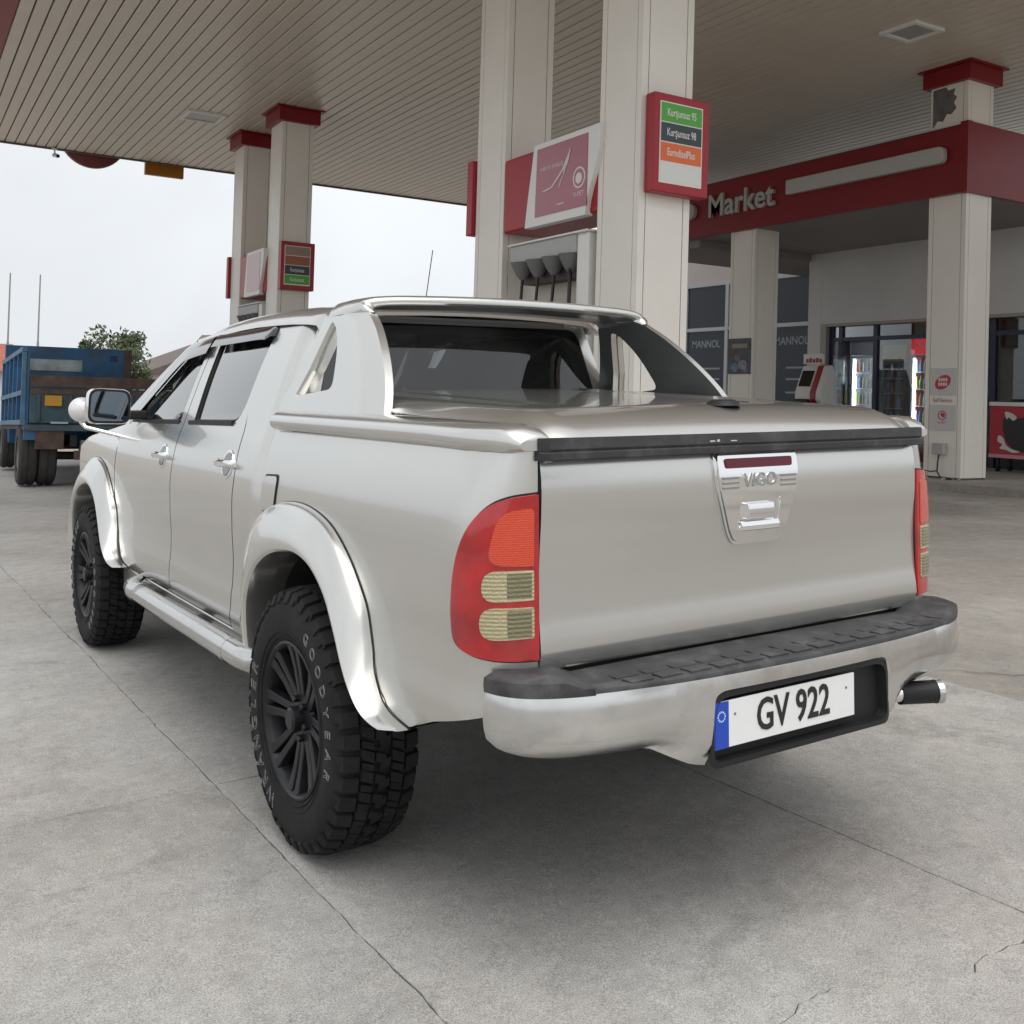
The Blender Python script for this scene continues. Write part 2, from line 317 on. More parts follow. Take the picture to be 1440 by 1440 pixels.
# ================================================================== GROUND
def concrete(name, base, dark, speck=1.0, crack=0.0, warm=(0.41, 0.38, 0.345, 1)):
    m = bpy.data.materials.new(name); m.use_nodes = True; nt = m.node_tree; b = nt.nodes['Principled BSDF']; L = nt.links.new
    ge = nt.nodes.new('ShaderNodeNewGeometry'); P = ge.outputs['Position']
    def nz(sc, det=6, r=0.6, dist=0.0):
        n = nt.nodes.new('ShaderNodeTexNoise'); n.inputs['Scale'].default_value = sc; n.inputs['Detail'].default_value = det; n.inputs['Roughness'].default_value = r; n.inputs['Distortion'].default_value = dist; L(P, n.inputs['Vector']); return n.outputs[0]
    def rng(s, a, c, lo, hi):
        n = nt.nodes.new('ShaderNodeMapRange'); n.inputs[1].default_value = a; n.inputs[2].default_value = c; n.inputs[3].default_value = lo; n.inputs[4].default_value = hi; L(s, n.inputs[0]); return n.outputs[0]
    def mix(f, a, c, mode='MIX'):
        x = nt.nodes.new('ShaderNodeMix'); x.data_type = 'RGBA'; x.blend_type = mode
        for k, s in ((0, f), (6, a), (7, c)):
            if isinstance(s, (int, float)): x.inputs[k].default_value = s
            elif isinstance(s, tuple): x.inputs[k].default_value = s
            else: L(s, x.inputs[k])
        return x.outputs[2]
    c = mix(rng(nz(0.55, 7, 0.62), 0.36, 0.66, 0, 1), base, dark)
    c = mix(rng(nz(1.7, 5, 0.6, 0.6), 0.46, 0.72, 0, 0.6), c, warm); c = mix(rng(nz(0.38, 4, 0.55, 0.4), 0.55, 0.7, 0, 0.35), c, (0.41, 0.345, 0.31, 1))
    c = mix(rng(nz(0.9, 8, 0.72, 1.2), 0.565, 0.72, 0, 0.6), c, (0.13, 0.123, 0.115, 1)); c = mix(rng(nz(11, 4, 0.65), 0.70, 0.75, 0, 0.7), c, (0.09, 0.085, 0.08, 1))           # oil and tyre stains
    c = mix(1.0, c, rng(nz(9, 6, 0.7), 0.3, 0.7, 0.86, 1.12), 'MULTIPLY')
    c = mix(1.0, c, rng(nz(28, 3, 0.6), 0.3, 0.7, 0.93, 1.07), 'MULTIPLY'); c = mix(1.0, c, rng(nz(240, 2, 0.8), 0.32, 0.68, 1 - 0.30 * speck, 1 + 0.26 * speck), 'MULTIPLY'); oi = nt.nodes.new('ShaderNodeObjectInfo'); c = mix(1.0, c, rng(oi.outputs['Random'], 0, 1, 0.88, 1.08), 'MULTIPLY')
    v = nt.nodes.new('ShaderNodeTexVoronoi'); v.inputs['Scale'].default_value = 190; L(P, v.inputs['Vector'])
    c = mix(rng(v.outputs['Distance'], 0.16, 0.05, 0, 0.5 * speck), c, (0.52, 0.50, 0.47, 1))
    if crack > 0:
        w = nt.nodes.new('ShaderNodeVectorMath'); w.operation = 'MULTIPLY_ADD'
        nn = nt.nodes.new('ShaderNodeTexNoise'); nn.inputs['Scale'].default_value = 3.0; nn.inputs['Detail'].default_value = 6; L(P, nn.inputs['Vector'])
        L(nn.outputs[1], w.inputs[0]); w.inputs[1].default_value = (0.5, 0.5, 0); L(P, w.inputs[2])
        vv = nt.nodes.new('ShaderNodeTexVoronoi'); vv.feature = 'DISTANCE_TO_EDGE'; vv.inputs['Scale'].default_value = 0.42; L(w.outputs[0], vv.inputs['Vector'])
        msk = rng(nz(0.5, 3), 0.5, 0.6, 0, crack); ln = rng(vv.outputs['Distance'], 0.0, 0.006, 1, 0)
        mm = nt.nodes.new('ShaderNodeMath'); mm.operation = 'MULTIPLY'; L(msk, mm.inputs[0]); L(ln, mm.inputs[1]); c = mix(mm.outputs[0], c, (0.05, 0.045, 0.04, 1))
    L(c, b.inputs['Base Color']); b.inputs['Roughness'].default_value = 0.86; b.inputs['Specular IOR Level'].default_value = 0.3
    bp = nt.nodes.new('ShaderNodeBump'); bp.inputs['Strength'].default_value = 0.55; bp.inputs['Distance'].default_value = 0.004
    ad = nt.nodes.new('ShaderNodeMath'); ad.operation = 'ADD'; L(nz(70, 4, 0.7), ad.inputs[0]); L(nz(5, 4), ad.inputs[1]); L(ad.outputs[0], bp.inputs['Height']); L(bp.outputs[0], b.inputs['Normal'])
    MATS[name] = m; return m
CONC = concrete('forecourt_concrete', (0.435, 0.42, 0.398, 1), (0.315, 0.303, 0.287, 1), 1.45, 0.0)
OLDC = concrete('old_worn_concrete', (0.36, 0.335, 0.305, 1), (0.235, 0.217, 0.195, 1), 1.2, 0.6, (0.30, 0.26, 0.22, 1))
DUST = mat('joint_dirt', (0.06, 0.055, 0.05), 0.95, bump=0.3, bscale=150)
rings = [0, 4, 8, 14, 22, 32, 45, 65, 95, 140, 220, 400, 800, 1800]; NR = 48; V = []; F = []
for r in rings:
    for k in range(NR): a = 2 * math.pi * k / NR; x, y = r * math.cos(a), r * math.sin(a); V.append((x, y, gz(x, y) - 0.014))
for i in range(len(rings) - 1):
    for k in range(NR): F.append((i * NR + k, (i + 1) * NR + k, (i + 1) * NR + (k + 1) % NR, i * NR + (k + 1) % NR))
ground = tag(mesh_obj('ground', V, F, OLDC, smooth=60), kind='structure')
# concrete slabs laid in strips, joints left open
rs_ = random.Random(11)
def wob(p):
    v = noise.noise_vector(Vector((p.x * 1.3, p.y * 1.3, 0.0))) * 0.010 + noise.noise_vector(Vector((p.x * 9, p.y * 9, 3.0))) * 0.006 + noise.noise_vector(Vector((p.x * 30, p.y * 30, 5.0))) * 0.004
    return Vector((v.x, v.y))
def slab(poly):
    P = []
    near = min(math.hypot(p[0], p[1]) for p in poly) < 9; stp = 0.035 if near else 0.3
    for i in range(len(poly)):
        a, c = Vector(poly[i]), Vector(poly[(i + 1) % len(poly)]); n = max(1, int((c - a).length / stp)); d = (c - a).normalized(); nn = Vector((d.y, -d.x))
        for k in range(n):
            q = a + (c - a) * (k / n); g_ = 0.0011 + 0.0036 * max(0.0, noise.noise(Vector((q.x * 2.3, q.y * 2.3, 7.0)))) + 0.0012 * rs_.random(); P.append(tuple(q + wob(q) - nn * g_))
    b = MB(); dz = rs_.uniform(-0.002, 0.0)
    b.prism(P, lambda x, y: (x, y, dz), lambda x, y: (x, y, -0.05)); o = b.build('slab', CONC, ground)
    if near:
        bv = o.modifiers.new('bevel', 'BEVEL'); bv.width = 0.002; bv.segments = 1; bv.limit_method = 'ANGLE'; bv.angle_limit = R_(70)
    o.matrix_world = TG
XS = [-16.3, -13.2, -10.1, -7.05, -4.0, -0.975, 0.53, 2.34]
YS = {0: [-14, -7, 0, 7, 14, 22], 4: [-14, -10.2, -6.6, -3.2, 0.655, 2.84, 5.4, 8.6, 12.0, 15.5, 19, 22], 5: [-14, -9.5, -4.9, None, 0.655, 4.2, 8.6, 12.0, 15.5, 19, 22], 6: [-14, -9.5, -4.9, 1.4, 5.0, 8.6, 12.0, 15.5, 19, 22]}
CR = [(0.53, -1.535), (0.45, -1.485), (0.36, -1.505), (0.26, -1.49), (0.16, -1.52), (0.06, -1.475), (-0.03, -1.44), (-0.12, -1.40), (-0.22, -1.375), (-0.36, -1.40), (-0.55, -1.39), (-0.78, -1.415), (-0.975, -1.40)]
def rough(P, n=3, amp=0.022):
    g = random.Random(4)
    for it in range(n):
        Q = [P[0]]
        for a, c in zip(P[:-1], P[1:]): l = math.dist(a, c); Q += [((a[0] + c[0]) / 2 + g.uniform(-1, 1) * l * 0.10, (a[1] + c[1]) / 2 + g.uniform(-1, 1) * l * 0.16), c]
        P = Q
    return P
CR = rough(CR, 2)
for i in range(len(XS) - 1):
    ys = YS.get(i, YS[0] if i < 4 else YS[4])
    for j in range(len(ys) - 1):
        x0, x1, y0, y1 = XS[i], XS[i + 1], ys[j], ys[j + 1]
        if y0 is None: slab(list(reversed(CR)) + [(x1, y1), (x0, y1)])
        elif y1 is None: slab([(x0, y0), (x1, y0)] + CR)
        else: slab([(x0, y0), (x1, y0), (x1, y1), (x0, y1)])
# broken corner patch of pebbles and dirt by the market column
# ================================================================== STATION
CLAD = mat('white_cladding', (0.79, 0.75, 0.685), 0.42, var=0.04, vscale=0.8, dirt=0.12, dscale=1.4, dcol=(0.50, 0.47, 0.42, 1))
SEAM = mat('dark_seam', (0.10, 0.085, 0.07), 0.7)
REDM = mat('station_red', (0.20, 0.005, 0.010), 0.38, spec=0.35, var=0.05, vscale=1.0)
RED2 = mat('sign_red', (0.34, 0.012, 0.022), 0.36, spec=0.4)
SOFF = mat('soffit_panel_paint', (0.57, 0.505, 0.415), 0.30, var=0.03, vscale=0.7, dirt=0.12, dscale=1.2, dcol=(0.38, 0.34, 0.29, 1))
WHITEP = mat('white_panel', (0.74, 0.73, 0.70), 0.4, dirt=0.1, dscale=3, dcol=(0.5, 0.48, 0.44, 1))
GREYP = mat('grey_panel', (0.40, 0.40, 0.39), 0.5, dirt=0.1)
STUCCO = mat('white_render_wall', (0.60, 0.60, 0.585), 0.85, var=0.05, vscale=0.7, bump=0.3, bscale=90, dirt=0.15, dscale=0.9, dcol=(0.45, 0.44, 0.42, 1))
HC = 6.5
# ---- canopy
can = empty('station_canopy', (4.0, 10.0, HC), 0, 'wide canopy with beige slatted soffit and red border above the pumps', 'canopy')
YN, YF, XL, XR = 1.3, 21.45, -0.72, 16.08
pm = None; nP = int((XR - XL) / 0.2)
for k in range(nP):
    if pm is None:
        b = MB(); L_ = YF - YN
        b.add([(0.010, 0, 0.05), (0.010, 0, 0.010), (0.018, 0, 0), (0.182, 0, 0), (0.190, 0, 0.010), (0.190, 0, 0.05)] + [(x, L_, z) for x, z in ((0.010, 0.05), (0.010, 0.010), (0.018, 0), (0.182, 0), (0.190, 0.010), (0.190, 0.05))], [(i, i + 1, i + 7, i + 6) for i in range(5)] + [(0, 1, 2, 3, 4, 5), (6, 7, 8, 9, 10, 11)])
        o = b.build('soffit_panel', SOFF, can); pm = o
    else: o = pm.copy(); COL.objects.link(o)
    o.location = (XL + k * 0.2 - 4.0, YN - 10.0, random.uniform(-0.0015, 0.0015))
def cbox(nm, m, x0, x1, y0, y1, z0, z1, bev=0.0):
    b = MB(); b.box(x0 - 4.0, x1 - 4.0, y0 - 10.0, y1 - 10.0, z0 - HC, z1 - HC); return b.build(nm, m, can, bevel=bev)
cbox('roof_deck', SEAM, XL - 0.5, XR, YN - 0.12, YF + 0.25, HC + 0.055, HC + 0.9)
cbox('fascia_board', REDM, XL - 0.62, XL - 0.5, YN - 0.24, YF + 0.37, HC - 0.10, HC + 1.0)
cbox('fascia_soffit', REDM, XL - 0.5, XL - 0.005, YN - 0.12, YF + 0.25, HC - 0.012, HC + 0.04)
cbox('fascia_board', REDM, XL - 0.5, XR, YF + 0.25, YF + 0.37, HC + 0.03, HC + 1.0)
cbox('fascia_board', REDM, XL - 0.5, XR, YN - 0.24, YN - 0.12, HC + 0.0, HC + 1.0)
cbox('edge_trim', SEAM, XL, XR, YF + 0.0, YF + 0.06, HC - 0.03, HC + 0.05)
def ceiling_light(x, y, s, label):
    o = empty('ceiling_light', (x, y, HC), 0, label, 'light'); b = MB()
    for a in (0, 1, 2, 3):
        x0, x1, y0, y1 = ((-s, s, -s, -s + 0.07), (-s, s, s - 0.07, s), (-s, -s + 0.07, -s + 0.07, s - 0.07), (s - 0.07, s, -s + 0.07, s - 0.07))[a]; b.box(x0, x1, y0, y1, -0.035, 0.03)
    b.build('frame', WHITEP if s < 0.31 else WHITEP, o, bevel=0.006); MB().box(-s + 0.07, s - 0.07, -s + 0.07, s - 0.07, -0.012, 0.02).build('diffuser', mat('lamp_diffuser_off', (0.34, 0.33, 0.30), 0.3), o)
ceiling_light(2.88, 16.75, 0.36, 'square light in the soffit beside the far pump columns')
ceiling_light(9.75, 6.22, 0.30, 'square light in the soffit in front of the market corner column')
# ---- signs hung under the far edge of the canopy
o = empty('hanging_sign', (3.3, 21.9, 6.27), 0, 'flat orange box sign hanging below the far canopy edge', 'sign')
MB().box(-0.44, 0.44, -0.06, 0.06, 0.0, 0.5).build('panel', mat('orange_sign', (0.45, 0.17, 0.012), 0.4), o, bevel=0.01); MB().box(-0.3, -0.26, -0.02, 0.02, 0.5, 0.6).box(0.26, 0.3, -0.02, 0.02, 0.5, 0.6).build('bracket', SEAM, o)
o = empty('round_sign', (1.73, 21.95, 7.0), 0, 'dark red round sign dipping below the far canopy edge', 'sign')
b = MB(); b.lathe([(0.0, -0.08), (0.70, -0.08), (0.735, -0.06), (0.735, 0.06), (0.70, 0.08), (0, 0.08)], 48, 'y'); b.build('disc', mat('dark_red_disc', (0.20, 0.03, 0.035), 0.4), o, smooth=40); MB().box(-0.05, 0.05, 0.0, 0.1, -0.2, 0.2).build('bracket', SEAM, o)
def cctv(loc, rz, label):
    o = empty('security_camera', loc, rz, label, 'camera'); b = MB(); b.tube([(0, 0, 0.0), (0, 0, -0.09), (0.03, -0.02, -0.12)], 0.018, 8).box(-0.05, 0.05, -0.05, 0.05, -0.012, 0.0); b.build('bracket', WHITEP, o, smooth=40)
    b = MB(); b.tube([(0.02, 0.08, -0.13), (0.03, -0.10, -0.17)], 0.042, 12); h = b.build('housing', WHITEP, o, smooth=40); b = MB(); b.tube([(0.03, -0.10, -0.17), (0.031, -0.118, -0.174)], 0.036, 12); b.build('lens', BLACK_PL, h, smooth=40)
cctv((0.86, 21.36, HC - 0.03), 0.3, 'small white security camera under the far canopy edge')
# ---- columns
def column(x, y, zb, label, zt=HC, sx=0.60, sy=0.635, group=None):
    o = empty('column', (x, y, zb), 0, label, 'column', group); h = zt - zb
    MB().box(0.012, sx - 0.012, 0.012, sy - 0.012, 0, h).build('core', SEAM, o)
    t = 0.075
    for k in range(4):   # corner profiles
        xa, ya = (0, sx - t)[k % 2], (0, sy - t)[k // 2]
        b = MB(); px, py = (0 if k % 2 == 0 else sx), (0 if k < 2 else sy); dx, dy = (1 if k % 2 == 0 else -1), (1 if k < 2 else -1)
        b.box(min(px, px + dx * t), max(px, px + dx * t), min(py, py + dy * 0.012), max(py, py + dy * 0.012), 0.03, h - 0.02); b.box(min(px, px + dx * 0.012), max(px, px + dx * 0.012), min(py + dy * 0.012, py + dy * t), max(py + dy * 0.012, py + dy * t), 0.03, h - 0.02)
        b.build('corner_profile', CLAD, o, bevel=0.003)
    g = 0.008
    for nm, bx in (('a', (t + g, sx - t - g, 0.001, 0.012)), ('b', (t + g, sx - t - g, sy - 0.012, sy - 0.001))):
        MB().box(bx[0], bx[1], bx[2], bx[3], 0.03, h - 0.02).build('cladding_panel', CLAD, o, bevel=0.002)
    for nm, bx in (('a', (0.001, 0.012, t + g, sy - t - g)), ('b', (sx - 0.012, sx - 0.001, t + g, sy - t - g))):
        MB().box(bx[0], bx[1], bx[2], bx[3], 0.03, h - 0.02).build('cladding_panel', CLAD, o, bevel=0.002)
    if zt == HC:
        b = MB(); e = 0.09; b.box(-e, sx + e, -e, sy + e, h - 0.27, h - 0.03); b.build('collar', REDM, o, bevel=0.006)
        b = MB(); e = 0.15; b.box(-e, sx + e, -e, sy + e, h - 0.03, h - 0.002); b.build('collar_plate', REDM, o, bevel=0.004)
    return o
CB = (3.724, 4.377); CA = (3.752, 6.838); CF2 = (3.904, 15.12); CF1 = (3.882, 17.417); CM1 = (11.475, 6.56); CM2 = (11.477, 10.883)
ZP = 0.32    # market pavement
column(*CB, gz(4, 4.6) + 0.14, 'tall white canopy column carrying the sign with green, black and orange fuel strips, bright face')
column(*CA, gz(4, 7.1) + 0.14, 'tall white canopy column right behind the hanging pump hoses')
column(*CF2, gz(4, 15.4) + 0.14, 'far canopy column with small fuel sign having green strips at its bottom')
column(*CF1, gz(4, 17.7) + 0.14, 'slim far canopy column with no sign on its near face, beside the pink header print')
m1 = column(*CM1, ZP, 'market corner column with red stickers and a grey cable box near its foot')
column(*CM2, ZP, 'market column with a dark poster, under the word on the red fascia', 4.60)
# ---- pump islands
def island(y0, y1, label):
    c = (4.05, (y0 + y1) / 2); z = gz(*c); o = empty('pump_island', (c[0], c[1], z), 0, label, 'kerb'); h = (y1 - y0) / 2
    P = [(0.72 * math.cos(t), (h - 0.72) * (1 if math.sin(t) >= 0 else -1) + 0.72 * math.sin(t)) for t in [2 * math.pi * k / 32 for k in range(32)]]
    b = MB(); b.prism(P, lambda x, y: (x, y, -0.12), lambda x, y: (x, y, 0.14)); b.build('kerb', mat('island_concrete', (0.33, 0.32, 0.30), 0.85, bump=0.4, bscale=60, dirt=0.3), o, bevel=0.02)
island(3.5, 8.4, 'rounded concrete pump island under the near pair of columns'); island(14.2, 19.0, 'rounded concrete pump island under the far pair of columns')
# ---- header signs between the columns
SCRM = mat('faded_red_print', (0.30, 0.045, 0.075), 0.25, coat=0.5, var=0.1, vscale=1.5); PRW = mat('white_print', (0.72, 0.68, 0.66), 0.5); PALEP = mat('bleached_print', (0.52, 0.33, 0.32), 0.4, coat=0.4)
def header(x, y0, y1, z0, z1, label, scr, words):
    o = empty('header_sign', (x, y0, z0), 0, label, 'sign'); L_ = y1 - y0; H = z1 - z0
    MB().box(0.06, 0.62, 0.0, L_, 0.02, H - 0.02).build('case', RED2, o, bevel=0.03)
    c0 = catmull([(L_ * 0.625, H), (L_ * 0.645, H * 0.75), (L_ * 0.68, H * 0.35), (L_ * 0.705, 0.0)], 5); c1 = catmull([(L_ * 0.12, 0.0), (L_ * 0.10, H * 0.2), (L_ * 0.035, H * 0.55), (L_ * 0.005, H * 0.8), (L_ * 0.0, H)], 5)
    poly = c0 + c1; b = MB(); b.prism(poly, lambda y, z: (0.0, y, z), lambda y, z: (0.10, y, z)); b.build('white_frame', WHITEP, o, bevel=0.008)
    b = MB(); b.prism(rnd([(0.19, 0.09), (L_ * 0.595, 0.09), (L_ * 0.585, H - 0.06), (0.19, H - 0.06)], 0.01), lambda y, z: (-0.006, y, z), lambda y, z: (0.004, y, z)); p = b.build('printed_panel', scr, o)
    if words:
        A = lambda y, z: axes((-0.0075, y, z), (0, -1, 0), (0, 0, 1), (-1, 0, 0))
        text('print_words', "KIBRIS'IN ENERJİSİ", 0.05, PRW, p, A(0.82, 0.57), 0.0005, 1.05)
        coast = [(1.22, 0.335), (1.10, 0.345), (0.98, 0.36), (0.86, 0.43), (0.74, 0.50), (0.64, 0.60), (0.57, 0.69), (0.62, 0.59), (0.69, 0.51), (0.72, 0.45), (0.78, 0.40), (0.82, 0.34)]
        b = MB(); b.tube([(-0.0085, 0.19 + (y - 0.19) * 0.76, z) for y, z in coast], [0.006] + [0.011] * 8 + [0.006] * 3, 5); b.build('coast_outline', PRW, p)
        b = MB(); b.lathe([(0.088, -0.0095), (0.105, -0.0095), (0.105, -0.006), (0.088, -0.006)], 32, 'x', (0, 0.32, 0.38), True); b.lathe([(0, -0.0095), (0.05, -0.0095), (0.055, -0.006)], 20, 'x', (0, 0.33, 0.375)); b.build('round_logo', PRW, p)
        text('logo_words', 'K-PET', 0.065, PRW, p, A(0.32, 0.22), 0.0005, 1.0); MB().box(-0.0085, -0.006, 0.58, 0.70, 0.165, 0.175).build('print_line', PRW, p)
    return o
header(3.665, 4.92, 6.80, 3.13, 3.985, 'white framed header sign with faded red print above the near pump hoses', SCRM, True)
header(3.82, 15.72, 17.40, 3.13, 3.985, 'white framed header sign with bleached pink print at the far pump', PALEP, False)
# ---- fuel sign boxes on the columns
GRN = mat('fuel_green', (0.07, 0.36, 0.03), 0.35); DKG = mat('fuel_black', (0.02, 0.04, 0.045), 0.35); ORG = mat('fuel_orange', (0.72, 0.13, 0.02), 0.35)
def fuel_sign(x0, x1, yf, yb, z0, z1, rows, label, back=False):
    s = 1 if not back else -1
    o = empty('fuel_sign', ((x0 + x1) / 2, yb, z0), 0 if not back else math.pi, label, 'sign'); w = (x1 - x0) / 2; d = abs(yb - yf); H = z1 - z0
    MB().box(-w, w, -d, 0, 0, H).build('case', RED2, o, bevel=0.012)
    fr = MB().box(-w * 0.80, w * 0.74, -d - 0.004, -d + 0.002, 0.085, H - 0.075).build('face', mat('sign_face_cream', (0.78, 0.74, 0.66), 0.4), o)
    n = 4; rh = (H - 0.16 - 0.02) / n; zz = H - 0.075 - 0.012
    for m_, wd in rows:
        MB().box(-w * 0.76, w * 0.70, -d - 0.0075, -d - 0.003, zz - rh + 0.012, zz).build('fuel_strip', m_, fr)
        if wd: text('fuel_name', wd, 0.098, PRW, fr, axes((-w * 0.03, -d - 0.008, zz - rh / 2 + 0.006), (1, 0, 0), (0, 0, 1), (0, -1, 0)), 0.0006, 0.62, bold=0.001)
        zz -= rh
    return o
WH = mat('sign_blank_white', (0.70, 0.70, 0.68), 0.4)
fuel_sign(3.77, 4.42, 4.24, 4.366, 3.24, 4.14, [(GRN, 'Kurşunsuz 95'), (DKG, 'Kurşunsuz 98'), (ORG, 'EurodizelPlus'), (WH, '')], 'red fuel sign box with green strip on top and blank white field below')
fuel_sign(3.91, 4.545, 14.98, 15.11, 3.17, 4.04, [(mat('bleached_strip', (0.30, 0.22, 0.18), 0.5), ''), (mat('faded_orange', (0.36, 0.11, 0.06), 0.5), ''), (DKG, 'Kurşunsuz'), (GRN, 'Kurşunsuz')], 'red fuel sign box with green strip at the bottom on the far column')
fuel_sign(3.70, 4.35, 7.62, 7.485, 3.22, 4.09, [(GRN, ''), (DKG, ''), (ORG, ''), (WH, '')], 'red fuel sign box seen edge-on behind the near pair of columns', True)
fuel_sign(3.82, 4.47, 18.20, 18.062, 3.2, 4.05, [(GRN, ''), (DKG, ''), (ORG, ''), (WH, '')], 'red fuel sign box seen edge-on behind the farthest column', True)
# ---- fuel dispensers between the columns
HOSE = mat('hose_rubber', (0.012, 0.012, 0.012), 0.45); NOZ = mat('hose_coupling_steel', (0.55, 0.53, 0.5), 0.35, 0.9)
def dispenser(x, y0, y1, label):
    z = gz(x + 0.3, (y0 + y1) / 2) + 0.14; o = empty('fuel_dispenser', (x, y0, z), 0, label, 'pump'); L_ = y1 - y0; T = 2.99 - z
    MB().box(0.04, 0.56, 0.12, L_ - 0.05, 0, 1.35).build('cabinet', WHITEP, o, bevel=0.02)
    MB().box(0.02, 0.045, 0.25, L_ - 0.2, 0.75, 1.25).build('display', mat('pump_display', (0.02, 0.025, 0.03), 0.1), o)
    MB().box(0.0, 0.55, 0.0, 0.20, 0.0, T - 0.02).build('side_post', WHITEP, o, bevel=0.008)
    MB().box(0.30, 0.55, L_ * 0.3, L_ + 0.0, 1.35, T - 0.12).build('hose_tower', mat('beige_tower', (0.44, 0.40, 0.34), 0.5), o, bevel=0.01)
    b = MB(); b.hexa([(-0.02, 0.20, T - 0.20), (0.55, 0.20, T - 0.20), (0.55, L_ + 0.02, T - 0.20), (-0.02, L_ + 0.02, T - 0.20), (-0.02, 0.20, T - 0.02), (0.55, 0.20, T - 0.02), (0.55, L_ + 0.02, T - 0.02), (-0.02, L_ + 0.02, T - 0.02)]); b.build('hose_beam', GREYP, o, bevel=0.01)
    MB().box(0.12, 0.5, 0.20, L_, T - 0.42, T - 0.20).build('beam_underside', mat('brown_dark_panel', (0.05, 0.035, 0.03), 0.6), o)
    MB().box(-0.05, 0.58, -0.03, L_ + 0.04, T - 0.02, T).build('top_plate', WHITEP, o, bevel=0.005)
    for k in range(4):
        yy = 0.34 + k * (L_ - 0.5) / 3 + 0.03; b = MB(); b.lathe([(0.14, T - 0.20), (0.075, T - 0.33), (0.03, T - 0.38), (0.0, T - 0.38)], 14, 'z', (0.05, yy, 0)); c = b.build('hose_outlet', mat('outlet_dark_grey', (0.16, 0.16, 0.16), 0.5), o, smooth=40)
        b = MB(); b.tube([(0.05, yy, T - 0.36), (0.045, yy + 0.01, T - 0.55), (0.03, yy + 0.03, T - 0.9), (0.05, yy + 0.04, T - 1.5), (0.10, yy, T - 1.9), (0.12, yy - 0.02, T - 1.7)], 0.017, 8); b.build('hose', HOSE, c, smooth=50)
        b = MB(); b.tube([(0.034, yy + 0.022, T - 0.74), (0.031, yy + 0.028, T - 0.84)], 0.026, 8); b.build('coupling', NOZ, c, smooth=40)
        b = MB(); b.tube([(0.031, yy + 0.028, T - 0.84), (0.032, yy + 0.033, T - 0.99)], 0.036, 8); b.build('hose_sleeve', HOSE, c, smooth=40)
    b = MB(); b.tube([(0.0, 0.32, T - 0.36), (-0.03, 0.27, T - 0.50), (-0.05, 0.25, T - 0.75), (-0.04, 0.26, T - 1.3)], 0.02, 8).tube([(-0.05, 0.25, T - 0.74), (-0.05, 0.25, T - 0.92)], 0.034, 8); b.build('near_hose', HOSE, o, smooth=50)
dispenser(3.70, 5.10, 6.52, 'white fuel dispenser with four black hoses hanging from its beam between near columns')
dispenser(3.86, 15.85, 17.3, 'fuel dispenser between the far pair of columns')
# ================================================================== MARKET
pv = empty('pavement'); del pv
b = MB(); P = rnd([(11.0, 1.0), (24, 1.0), (24, 24), (17.0, 24), (17.0, 16.0), (11.0, 16.0)], [0.4, 0, 0, 0, 0, 0.2]); b.prism(P, lambda x, y: (x, y, -0.6), lambda x, y: (x, y, ZP)); tag(b.build('pavement', OLDC, None, bevel=0.02), kind='structure')
mk = empty('market_building', (14.75, 9.0, ZP), 0, 'white market building behind a red fascia with the word Market', 'building')
def mbox(nm, m, x0, x1, y0, y1, z0, z1, par=None, bev=0.0):
    b = MB(); b.box(x0 - 14.75, x1 - 14.75, y0 - 9.0, y1 - 9.0, z0 - ZP, z1 - ZP); return b.build(nm, m, par or mk, bevel=bev)
WX = 14.75; OY0, OY1, OZ = 4.2, 12.25, 3.07
wl = mbox('front_wall', STUCCO, WX, WX + 0.25, 12.26, 12.62, ZP, 4.57)
mbox('wall_above_shopfront', STUCCO, WX, WX + 0.25, 2.5, 12.255, OZ, 4.57); mbox('front_wall', STUCCO, WX, WX + 0.25, 2.5, 4.2, ZP, OZ - 0.002)
mbox('side_wall', STUCCO, WX + 0.252, 20.0, 12.38, 12.62, ZP, 4.57)
mbox('far_wall', STUCCO, 20.0, 20.2, 2.5, 12.62, ZP, 4.57); mbox('inner_side_wall', STUCCO, WX + 0.25, 20.0, 2.3, 2.5, ZP, 4.57)
mbox('shop_floor', mat('shop_tiles', (0.30, 0.30, 0.30), 0.35), WX + 0.02, 20.0, 2.5, 12.38, ZP - 0.02, ZP + 0.012)
mbox('shop_ceiling', mat('shop_ceiling_paint', (0.6, 0.6, 0.6), 0.8), WX + 0.26, 20.0, 2.5, 12.38, 3.4, 3.45)
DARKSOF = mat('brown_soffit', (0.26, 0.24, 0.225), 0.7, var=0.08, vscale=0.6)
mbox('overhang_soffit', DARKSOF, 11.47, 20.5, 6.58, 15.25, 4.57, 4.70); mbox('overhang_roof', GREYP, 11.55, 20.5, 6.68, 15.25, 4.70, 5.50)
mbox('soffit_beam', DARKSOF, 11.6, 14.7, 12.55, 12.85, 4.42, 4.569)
fs = mbox('fascia', REDM, 11.38, 11.47, 6.60, 15.25, 4.56, 5.56); mbox('fascia', REDM, 11.47, 20.5, 6.49, 6.58, 4.56, 5.60)
mbox('fascia_corner', REDM, 11.36, 11.47, 6.47, 6.597, 4.55, 5.60); mbox('fascia_end', SEAM, 11.47, 20.5, 15.25, 15.30, 4.57, 5.55)
mbox('fascia_band', mat('dark_band', (0.10, 0.008, 0.012), 0.5), 11.372, 11.38, 6.60, 15.25, 5.535, 5.565, fs)
LET = mat('sign_letter_grey', (0.42, 0.40, 0.37), 0.45)
A2 = lambda y, z: axes((11.352 - 14.75, y - 9.0, z - ZP), (0, -1, 0), (0, 0, 1), (-1, 0, 0))
text('fascia_letters', 'Market', 0.60, LET, mk, A2(11.17, 5.085), 0.028, 1.0, bold=0.010)
